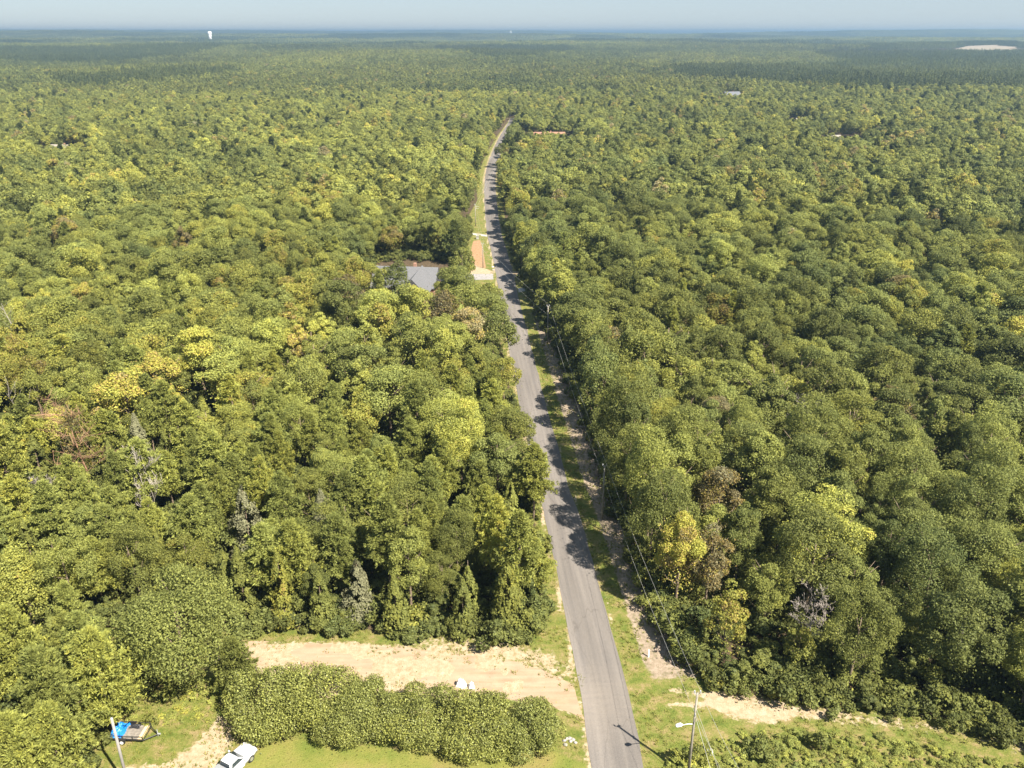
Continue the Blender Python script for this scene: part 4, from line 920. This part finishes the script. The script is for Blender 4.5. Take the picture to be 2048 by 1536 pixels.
def pickup(name, xy, hd, label, paint):
    r = empty(name, (*xy, float(height(*xy)) + .02), hd)
    b = MB(); rounded(b, [(2.9, .72, .52, .86), (2.78, .86, .42, 1.02), (2.3, .95, .38, 1.10), (1.25, .98, .38, 1.16), (1.0, .99, .38, 1.17), (-.75, .99, .38, 1.17)])
    body = b.build("body", paint, r, True)
    c = MB(); rounded(c, [(1.22, .86, 1.10, 1.16), (.45, .74, 1.10, 1.78), (.1, .74, 1.10, 1.86), (-.35, .74, 1.10, 1.85), (-.60, .73, 1.10, 1.78), (-.72, .80, 1.10, 1.16)]); c.build("cab", paint, r, True)
    w = MB(); w.add([(1.17, -.72, 1.22), (1.17, .72, 1.22), (.52, .62, 1.745), (.52, -.62, 1.745), (1.19, -.72, 1.23), (1.19, .72, 1.23), (.54, .62, 1.775), (.54, -.62, 1.775)], [(4, 5, 6, 7), (3, 2, 1, 0), (0, 1, 5, 4), (1, 2, 6, 5), (2, 3, 7, 6), (3, 0, 4, 7)]); w.build("windscreen", M_GLASS, r)
    w = MB(); w.add([(-.73, -.66, 1.24), (-.73, .66, 1.24), (-.625, .6, 1.72), (-.625, -.6, 1.72), (-.76, -.66, 1.24), (-.76, .66, 1.24), (-.655, .6, 1.73), (-.655, -.6, 1.73)], [(4, 5, 6, 7), (3, 2, 1, 0), (0, 1, 5, 4), (1, 2, 6, 5), (2, 3, 7, 6), (3, 0, 4, 7)]); w.build("rear_window", M_GLASS, r)
    for s in (-1, 1):
        w = MB(); w.add([(.95, s * .86, 1.22), (-.5, s * .84, 1.22), (-.42, s * .765, 1.68), (.42, s * .765, 1.70), (.95, s * .83, 1.22), (-.5, s * .81, 1.22), (-.42, s * .735, 1.68), (.42, s * .735, 1.70)], [(0, 1, 2, 3), (7, 6, 5, 4), (0, 4, 5, 1), (1, 5, 6, 2), (2, 6, 7, 3), (3, 7, 4, 0)]); w.build("side_window", M_GLASS, r)
        dd = MB().box((.28, s * .995, .78), (1.25, .025, .66)).build("door", paint, r); MB().box((-.2, s * 1.02, .95), (.2, .03, .05)).build("handle", M_BLACK, dd)
        mr = MB().box((.92, s * 1.12, 1.25), (.16, .22, .18)).build("mirror", paint, r, bevel=.03)
        MB().box((2.62, s * .76, .84), (.3, .3, .16), taper=.9).build("headlight", M_LAMP, r); MB().box((-2.86, s * .9, .9), (.06, .16, .4)).build("tail_light", M_TAIL, r)
        MB().box((-1.82, s * .93, .80), (2.1, .12, .84)).build("bed_side", paint, r, bevel=.03)
        for x in (1.85, -1.75):
            t = MB(); t.tube([(x, s * .74, .38), (x, s * 1.0, .38)], .38, 20); ty = t.build("tyre", M_TYRE, r); q2 = MB(); q2.tube([(x, s * .99, .38), (x, s * 1.015, .38)], .23, 14); q2.build("rim", M_RIM, ty)
    MB().box((-1.82, 0, .62), (2.1, 1.74, .1)).build("bed_floor", M_BLACK, r); MB().box((-2.84, 0, .80), (.08, 1.74, .8)).build("tailgate", paint, r, bevel=.02)
    MB().box((2.88, 0, .52), (.14, 1.7, .2)).build("front_bumper", M_RIM, r, bevel=.03); MB().box((-2.98, 0, .5), (.16, 1.8, .18)).build("rear_bumper", M_RIM, r, bevel=.03)
    MB().box((2.86, 0, .78), (.06, 1.0, .2)).build("grille", M_BLACK, r)
    return tag(r, label, "pickup truck")
HD = math.radians(62); fr = np.array(G(502, 1490, .9)); tc2 = fr - 2.85 * np.array((math.cos(HD), math.sin(HD)))
pickup("pickup_truck", tc2, HD, "white pickup truck parked on the lawn below the hedge, partly out of the photo", M_CAR)
def local(o, x, y): return (tc2[0] + x * math.cos(HD) - y * math.sin(HD), tc2[1] + x * math.sin(HD) + y * math.cos(HD))
tb_ = empty("toolbox", (*local(0, -1.08, 0), 1.0), HD); MB().box((0, 0, .13), (.48, 1.72, .40)).build("case", M_ALU, tb_, bevel=.02)
for s in (-1, 1): MB().box((0, s * .44, .36), (.5, .85, .05)).build("lid", M_ALU, tb_, bevel=.01)
tag(tb_, "silver toolbox across the bed behind the white pickup's cab", "toolbox")
for k, (yy, zz) in enumerate(((-.35, .69), (.05, .69), (.42, .69))):
    o = MB().box((0, 0, 0), (1.2, .32, .05)).build("board", M_WOOD); o.location = (*local(0, -1.98, yy), zz + .03); o.rotation_euler = (0, 0, HD + .03 * k)
    tag(o, ["wooden board in the pickup bed, nearest the driver's far side", "middle wooden board lying in the pickup bed", "wooden board in the pickup bed on the left side"][k], "board", "boards in the pickup bed")
# dark car far up the road
cr_ = G(1009, 277)
def car(xy, hd, label):
    r = empty("car", (*xy, .06), hd); b = MB(); rounded(b, [(2.2, .7, .4, .75), (2.05, .84, .32, .86), (.9, .9, .3, .95), (-1.8, .9, .3, .98), (-2.15, .82, .35, .9)]); M = mat("dark_car_paint", (.03, .035, .045), .2, spec=.6); b.build("body", M, r, True)
    c = MB(); rounded(c, [(1.0, .78, .9, .95), (.3, .66, .9, 1.42), (-1.0, .66, .9, 1.42), (-1.7, .76, .9, 1.0)]); c.build("cabin", M, r, True); MB().box((-1.45, 0, 1.18), (.3, 1.2, .2), ry=.6).build("rear_window", M_GLASS, r)
    for s in (-1, 1):
        for x in (1.35, -1.35): t = MB(); t.tube([(x, s * .72, .33), (x, s * .92, .33)], .33, 14); t.build("tyre", M_TYRE, r)
        MB().box((-2.12, s * .6, .75), (.1, .3, .14)).build("tail_light", M_TAIL, r)
    return tag(r, label, "car")
car(cr_, math.pi / 2 - .35, "small dark car driving away on the far stretch of road")

# ------------------------------------------------------------------ utility trailer with blue tarp
tx = np.array(G(266, 1472)); TH = -.06; tr = empty("utility_trailer", (*tx, 0), TH)
M_RAIL = mat("trailer_black_steel", (.025, .024, .024), .5); M_PLANK = mat("grey_deck_board", (.20, .175, .15), .9, noise=(3, .3)); M_PLANK2 = mat("new_deck_board", (.62, .46, .27), .8, noise=(3, .15))
f = MB()
for y in (-.98, .98): f.box((0, y, .5), (3.4, .08, .14))
for x in (-1.68, -.6, .5, 1.68): f.box((x, 0, .49), (.06, 1.88, .1))
f.build("frame", M_RAIL, tr)
for y in (-.98, .98):
    MB().tube([(-1.66, y, .98), (1.66, y, .98)], .035, 6).build("rail", M_RAIL, tr)
    for x in (-1.66, -.55, .55, 1.66): MB().box((x, y, .77), (.06, .06, .4)).build("rail_post", M_RAIL, tr)
MB().tube([(1.66, -.98, .98), (1.66, .98, .98)], .035, 6).build("rail", M_RAIL, tr)
for k in range(6):
    o = MB().box((-.30, -.79 + .316 * k, .60), (2.72, .295, .045)).build("plank", M_PLANK, tr)
o = MB().box((1.30, 0, .605), (.44, 1.86, .05)).build("plank", M_PLANK2, tr); o["label"] = "pale new board across the trailer front"
for s in (-1, 1):
    t = MB(); t.tube([(-.55, s * 1.1, .33), (-.55, s * 1.3, .33)], .33, 18); ty = t.build("tyre", M_TYRE, tr); q2 = MB(); q2.tube([(-.55, s * 1.29, .33), (-.55, s * 1.32, .33)], .2, 12); q2.build("rim", M_WHITE, ty)
    mbf = MB(); mbf.prism([(s * 1.06, .62), (s * 1.36, .62), (s * 1.36, .74), (s * 1.06, .76)], -1.0, -.1); mbf.build("fender", M_RAIL, tr)
    MB().tube([(1.68, s * .9, .47), (2.9, 0, .47)], .05, 6).build("tongue_bar", M_RAIL, tr)
MB().box((2.98, 0, .5), (.34, .14, .12)).build("coupler", M_GALV, tr); MB().tube([(2.75, .12, .05), (2.75, .12, .95)], .05, 8).build("jack", M_GALV, tr)
tag(tr, "black utility trailer with a grey plank deck parked in the grass", "trailer")
def crumple(name, c, dims, m, label, cat, seed, rz=0, n=18, amp=.25):
    """a crumpled sheet lying over a heap"""
    r2 = np.random.default_rng(seed); V = []; Fs = []
    for i in range(n):
        for j in range(n):
            u, v = i / (n - 1) * 2 - 1, j / (n - 1) * 2 - 1; rad = max(abs(u), abs(v)); e = 1 - rad ** 3
            V.append((u * dims[0] * (1 + r2.normal(0, .03) + .10 * math.sin(5 * v + seed)), v * dims[1] * (1 + r2.normal(0, .03) + .10 * math.sin(4 * u + seed)), dims[2] * max(.03, e * (.55 + .5 * float(fbm(u * 2 + seed, v * 2, .8))) + r2.normal(0, amp * .22) * e)))
    for i in range(n - 1):
        for j in range(n - 1): a = i * n + j; Fs.append((a, a + n, a + n + 1, a + 1))
    ring = [i * n for i in range(n)] + [(n - 1) * n + j for j in range(1, n)] + [i * n + n - 1 for i in range(n - 2, -1, -1)] + [j for j in range(n - 2, 0, -1)]
    k = len(V); V += [(V[i][0], V[i][1], 0) for i in ring]; L_ = len(ring)
    for i in range(L_): Fs.append((ring[i], ring[(i + 1) % L_], k + (i + 1) % L_, k + i))
    Fs.append(tuple(range(k, k + L_)))
    me = bpy.data.meshes.new(name); me.from_pydata(V, [], Fs); me.materials.append(m); o = link(bpy.data.objects.new(name, me)); o.location = c; o.rotation_euler = (0, 0, rz)
    return tag(o, label, cat)
lt = lambda x, y: (tx[0] + x * math.cos(TH) - y * math.sin(TH), tx[1] + x * math.sin(TH) + y * math.cos(TH))
crumple("tarp", (*lt(-1.42, .1), .625), (.72, 1.02, .72), mat("blue_tarp", (.012, .17, .52), .45, spec=.5), "crumpled blue tarp heaped on the rear of the utility trailer", "tarp", 3, TH)
crumple("tarp", (*lt(.0, .72), .625), (.55, .3, .3), M_BLACK, "small black tarp bundle lying on the trailer's plank deck", "tarp", 5, TH)

# ------------------------------------------------------------------ hedge of glossy shrubs, shrubs, small things
def hedge_mesh(R, H):
    V, F, a, b = broadleaf_arrays(18000, .195, R, H, 46, -.02, squash=1.0, nj=.95)
    return np_mesh("shrub_crown", V, F, M_GLOSSY, dict(leaf_tint=a * .8, leaf_shade=b * 1.6))
HM = [hedge_mesh(4.2, 4.9), hedge_mesh(4.0, 4.6), hedge_mesh(3.8, 4.4)]
hl = ["largest glossy leaved shrub at the left end of the hedge, beside the pickup", "glossy shrub second from the left end of the hedge", "glossy shrub in the hedge left of the white plastic heap",
      "glossy shrub in the hedge just below the white plastic heap", "glossy shrub second from the road end of the hedge", "glossy shrub at the road end of the hedge by the pale rocks", "glossy shrub bulging toward the lawn left of the hedge's middle"]
for k, (px, py, s) in enumerate(((545, 1432, 1.08), (645, 1432, 1.10), (745, 1450, .98), (850, 1462, .92), (955, 1478, .98), (1055, 1484, .92), (700, 1462, .8))):
    x, y = G(px, py, 0.0); r = empty("hedge_shrub", (x, y, -.05), k * 1.3); r.scale = (s, s, s)
    link(bpy.data.objects.new("trunk", TRUNKS["cedar"][0]), r).scale = (1, 1, .35)
    c = link(bpy.data.objects.new("crown", HM[k % 3]), r); c["tint"] = .47 + .05 * math.sin(k * 2.1); c["shade"] = 1.12
    tag(r, hl[k], "shrub", "glossy shrubs in the hedge row")
SB = [(1690, 1385, 1.3, .50, "bright green shrub at the foot of the right-hand wood"), (1600, 1390, 1.2, .3, "dark green shrub left of the bright green shrub at the right wood's foot"), (1480, 1378, 1.2, .34, "low shrub at the corner of the right-hand wood above the sandy track"),
      (1790, 1405, 1.4, .4, "green shrub right of the bright green shrub at the wood's foot"), (1850, 1422, .9, .36, "shrub at the foot of the leaning trunk oak"), (1400, 1520, .75, .48, "low shrub at the base of the street lamp pole"),
      (1345, 1522, .6, .55, "small yellow green shrub between street lamp pole and road"), (1520, 1510, 1.0, .30, "dark green shrub among the weeds right of the street lamp pole"), (1640, 1500, .9, .42, "leafy shrub amid the weeds at the lower right"),
      (395, 1385, .8, .45, "green shrub left of the hedge near the round oak"), (340, 1400, .7, .5, "small bush below the round oak"), (300, 1448, .55, .5, "weedy bush just above the trailer")]
for k, (px, py, s, t, lab) in enumerate(SB):
    x, y = G(px, py); r = empty("shrub", (x, y, -.05), k * .9); r.scale = (s * 1.1, s * 1.1, s)
    link(bpy.data.objects.new("stem", TRUNKS["cedar"][0]), r).scale = (.4, .4, .16)
    c = link(bpy.data.objects.new("crown", LIB["bush"][k % 4][0]), r); c["tint"] = t; c["shade"] = 1.0
    tag(r, lab, "shrub", "shrubs at the wood edges")
crumple("plastic_sheet", (*G(922, 1360, .9), .05), (.6, .4, 1.0), mat("white_plastic", (.70, .70, .72), .35, spec=.5), "heap of bright white plastic sheeting between hedge and dirt driveway", "plastic sheet", 8, -.2, amp=.6)
crumple("plastic_sheet", (*G(943, 1366, .7), .05), (.32, .25, .8), bpy.data.materials["white_plastic"], "smaller white plastic bundle right of the white plastic heap", "plastic sheet", 12, .3, amp=.6)
M_ROCK = mat("pale_rock", (.30, .28, .255), .9, noise=(3, .3), bump=.5)
for k, (px, py, s, lab) in enumerate(((1131, 1490, 0.22, "lowest"), (1129, 1482, 0.20, "left"), (1134, 1478, 0.19, "upper left"), (1140, 1477, 0.21, "topmost"), (1146, 1480, 0.22, "upper right"), (1151, 1486, 0.20, "rightmost"), (1141, 1483, 0.19, "middle"))):
    bm = bmesh.new(); bmesh.ops.create_icosphere(bm, subdivisions=2, radius=s)
    for v in bm.verts: v.co *= 1 + random.uniform(-.22, .18); v.co.z = max(v.co.z * .75, -.05)
    me = bpy.data.meshes.new("rock"); bm.to_mesh(me); bm.free(); me.materials.append(M_ROCK); o = link(bpy.data.objects.new("rock", me)); o.location = (*G(px, py), .04); o.rotation_euler = (0, 0, k)
    tag(o, f"{lab} pale rock in the small ring at the hedge's road end", "rock", "pale rocks by the road end of the hedge")
def marker(px, py, h, w, name, label, cat, m=M_WHITE):
    r = empty(name, (*G(px, py), 0)); MB().box((0, 0, h / 2 - .1), (w, w, h + .2)).build("post", m, r); MB().box((0, 0, h + .04), (w * 1.3, w * 1.3, .08)).build("cap", m, r); return tag(r, label, cat)
marker(1297, 1314, .95, .14, "marker_post", "short white marker post in the grass right of the road", "post")
marker(955, 478, 1.1, .9, "utility_box", "pale utility box beside the concrete driveway", "utility box", M_CONC)
def mailbox(px, py, label, m):
    r = empty("mailbox", (*G(px, py), 0)); MB().box((0, 0, .5), (.1, .1, 1.2)).build("post", M_POLE, r)
    b = MB(); b.prism([(-.14, 1.1), (.14, 1.1), (.14, 1.28), (.09, 1.38), (-.09, 1.38), (-.14, 1.28)], -.3, .3); bx = b.build("box", m, r); MB().box((0, .16, 1.3), (.12, .02, .14)).build("flag", M_TAIL, bx); return tag(r, label, "mailbox")
mailbox(986, 541, "white mailbox at the corner of the asphalt driveway", M_WHITE); mailbox(987, 547, "pale mailbox nearer the asphalt driveway than the white one", M_CONC); mailbox(1037, 352, "small mailbox at the far right roadside", M_WHITE) if False else None
bk = empty("bucket", (*G(1419, 1512), .5)); b_ = MB(); b_.tube([(0, 0, 0), (0, 0, .75)], [.26, .31], 14); b_.build("shell", M_WHITE, bk, True); b_ = MB(); b_.tube([(0, 0, .75), (0, 0, .80)], [.33, .32], 14); b_.build("lid", M_WHITE, bk)
MB().tube([(-.3, 0, .6), (-.2, .05, .5), (.2, .05, .5), (.3, 0, .6)], .02, 5).build("handle", M_GALV, bk); bk.location.z = .0
tag(bk, "white bucket in the weeds right of the street lamp pole", "bucket")

# ------------------------------------------------------------------ undergrowth, brush, grass
def tuft(h, n, w, spread):
    mb = MB()
    for i in range(n):
        a = random.uniform(0, 6.28); r = random.uniform(0, spread); p = Vector((math.cos(a) * r, math.sin(a) * r, 0)); l = random.uniform(.6, 1.2) * h; b = random.uniform(0, 6.28); t = Vector((math.cos(b), math.sin(b), 0))
        s = Vector((-t.y, t.x, 0)) * w; mb.add([p - s, p + s, p + t * l * .45 + Vector((0, 0, l))], [(0, 1, 2)])
    me = bpy.data.meshes.new("tuft"); me.from_pydata(mb.v, [], mb.f); me.materials.append(M_LEAF); return me
U = scatter(-190, 190, 30, 300, 2.1); U = U[sector(U, 20)]; oin = inside(OPEN, U) | inside(HOUSE_CLEAR, U); dd = pdist(OPEN, U, True)[0]; dr = road_dist(U)[0]
U = U[~oin & (dr > 4.6)]
ed = smooth_line(np.r_[OPEN[1:], OPEN[:1]], 1.6, 2); ed = ed + rng.normal(0, .5, ed.shape); ed = ed[(road_dist(ed)[0] > 5.0) & (ed[:, 1] > 48) & (ed[:, 1] < 330)]
U = np.r_[U, ed]; n = len(U)
s = rng.uniform(.6, 1.5, n)
scatter_object("undergrowth", [b[0] for b in LIB["bush"]], np.c_[U, np.zeros(n) - .05], rng.integers(0, 4, n), rng.uniform(0, 6.28, n), np.c_[s, s, s * rng.uniform(.7, 1.1, n)], np.clip(rng.normal(.33, .10, n), .05, .6), rng.uniform(.7, 1.1, n))
weeds = GP([(1400, 1500), (1480, 1470), (1600, 1462), (1800, 1478), (2048, 1530), (2300, 1640), (2300, 1800), (1330, 1800), (1325, 1525)])
weeds2 = GP([(292, 1415), (340, 1385), (430, 1378), (440, 1420), (420, 1442), (350, 1450), (270, 1465), (250, 1445)])
W = scatter(-60, 75, 44, 92, .85); W = W[inside(weeds, W) | inside(weeds2, W)]; n = len(W); s = rng.uniform(.10, .34, n) * np.where(W[:, 0] < 0, .6, 1) * (.5 + fbm(W[:, 0], W[:, 1], 4))
scatter_object("weeds", [b[0] for b in LIB["bush"]], np.c_[W, np.zeros(n) - .05], rng.integers(0, 4, n), rng.uniform(0, 6.28, n), np.c_[s * 1.4, s * 1.4, s], np.clip(rng.normal(.44, .09, n) + .06 * (W[:, 0] < 0), .15, .64), rng.uniform(1.2, 1.9, n))
Gr = scatter(-62, 62, 42, 190, .62); dr, sr, ar = road_dist(Gr); ok = inside(OPEN, Gr) & (dr > 2.95) & ~inside(GP([(436, 1296), (600, 1285), (900, 1305), (1080, 1338), (1149, 1370), (1170, 1440), (1140, 1425), (1000, 1394), (700, 1352), (438, 1340)]), Gr) & (fbm(Gr[:, 0], Gr[:, 1], 2.5) > .44) | ((pdist(GP([(436, 1290), (600, 1284), (900, 1304), (1080, 1336), (1149, 1368)]), Gr)[0] < 1.6) & (fbm(Gr[:, 0], Gr[:, 1], 1.5) > .5))
Gr = Gr[ok]; n = len(Gr); lw = inside(GP([(430, 1536), (470, 1490), (600, 1478), (1190, 1500), (1230, 1900), (300, 1900)]), Gr); s = rng.uniform(.5, 1.3, n) * np.where(lw, .35, 1)
scatter_object("grass", [tuft(.24, 16, .035, .3), tuft(.3, 12, .04, .25), tuft(.18, 18, .035, .35)], np.c_[Gr, np.zeros(n)], rng.integers(0, 3, n), rng.uniform(0, 6.28, n), np.c_[s, s, s], np.clip(rng.normal(.54, .06, n), .3, .68), rng.uniform(.95, 1.35, n))
BR = scatter(0, 70, 70, 240, 1.7); d_, s_, a_ = road_dist(BR); ok = inside(OPEN, BR) & (s_ > 0) & (d_ > 7.5) & (BR[:, 1] > 78); BR = BR[ok]; n = len(BR); s = rng.uniform(.6, 1.4, n)
br_m = [bare_mesh("brush", 1.3, .035, mat("dry_twigs", (.34, .27, .22), .9), spread=1.0, depth=2, kids=4, start=.05, up=.5, seed=k) for k in range(3)]
scatter_object("dry_brush", br_m, np.c_[BR, np.zeros(n)], rng.integers(0, 3, n), rng.uniform(0, 6.28, n), np.c_[s, s, s * .6], np.zeros(n), np.ones(n))

# ------------------------------------------------------------------ haze: one closed box of even air round the camera and the whole place
hz = bpy.data.materials.new("haze"); hz.use_nodes = True; nt = hz.node_tree; nt.nodes.clear(); out = nt.nodes.new("ShaderNodeOutputMaterial"); pv = nt.nodes.new("ShaderNodeVolumePrincipled")
pv.inputs["Color"].default_value = (.40, .60, .80, 1); pv.inputs["Density"].default_value = HAZE_D = .00019; pv.inputs["Anisotropy"].default_value = 0.45
nt.links.new(pv.outputs[0], out.inputs["Volume"])
zmax = max(float(Z.max()) + 19, 86.0)
mb = MB(); mb.box((0, 7800, (zmax + float(Z.min()) - 12) / 2), (31000, 18000, zmax - float(Z.min()) + 12)); hb = mb.build("haze", hz); tag(hb, kind="stuff"); cy.volume_step_rate = 4.0
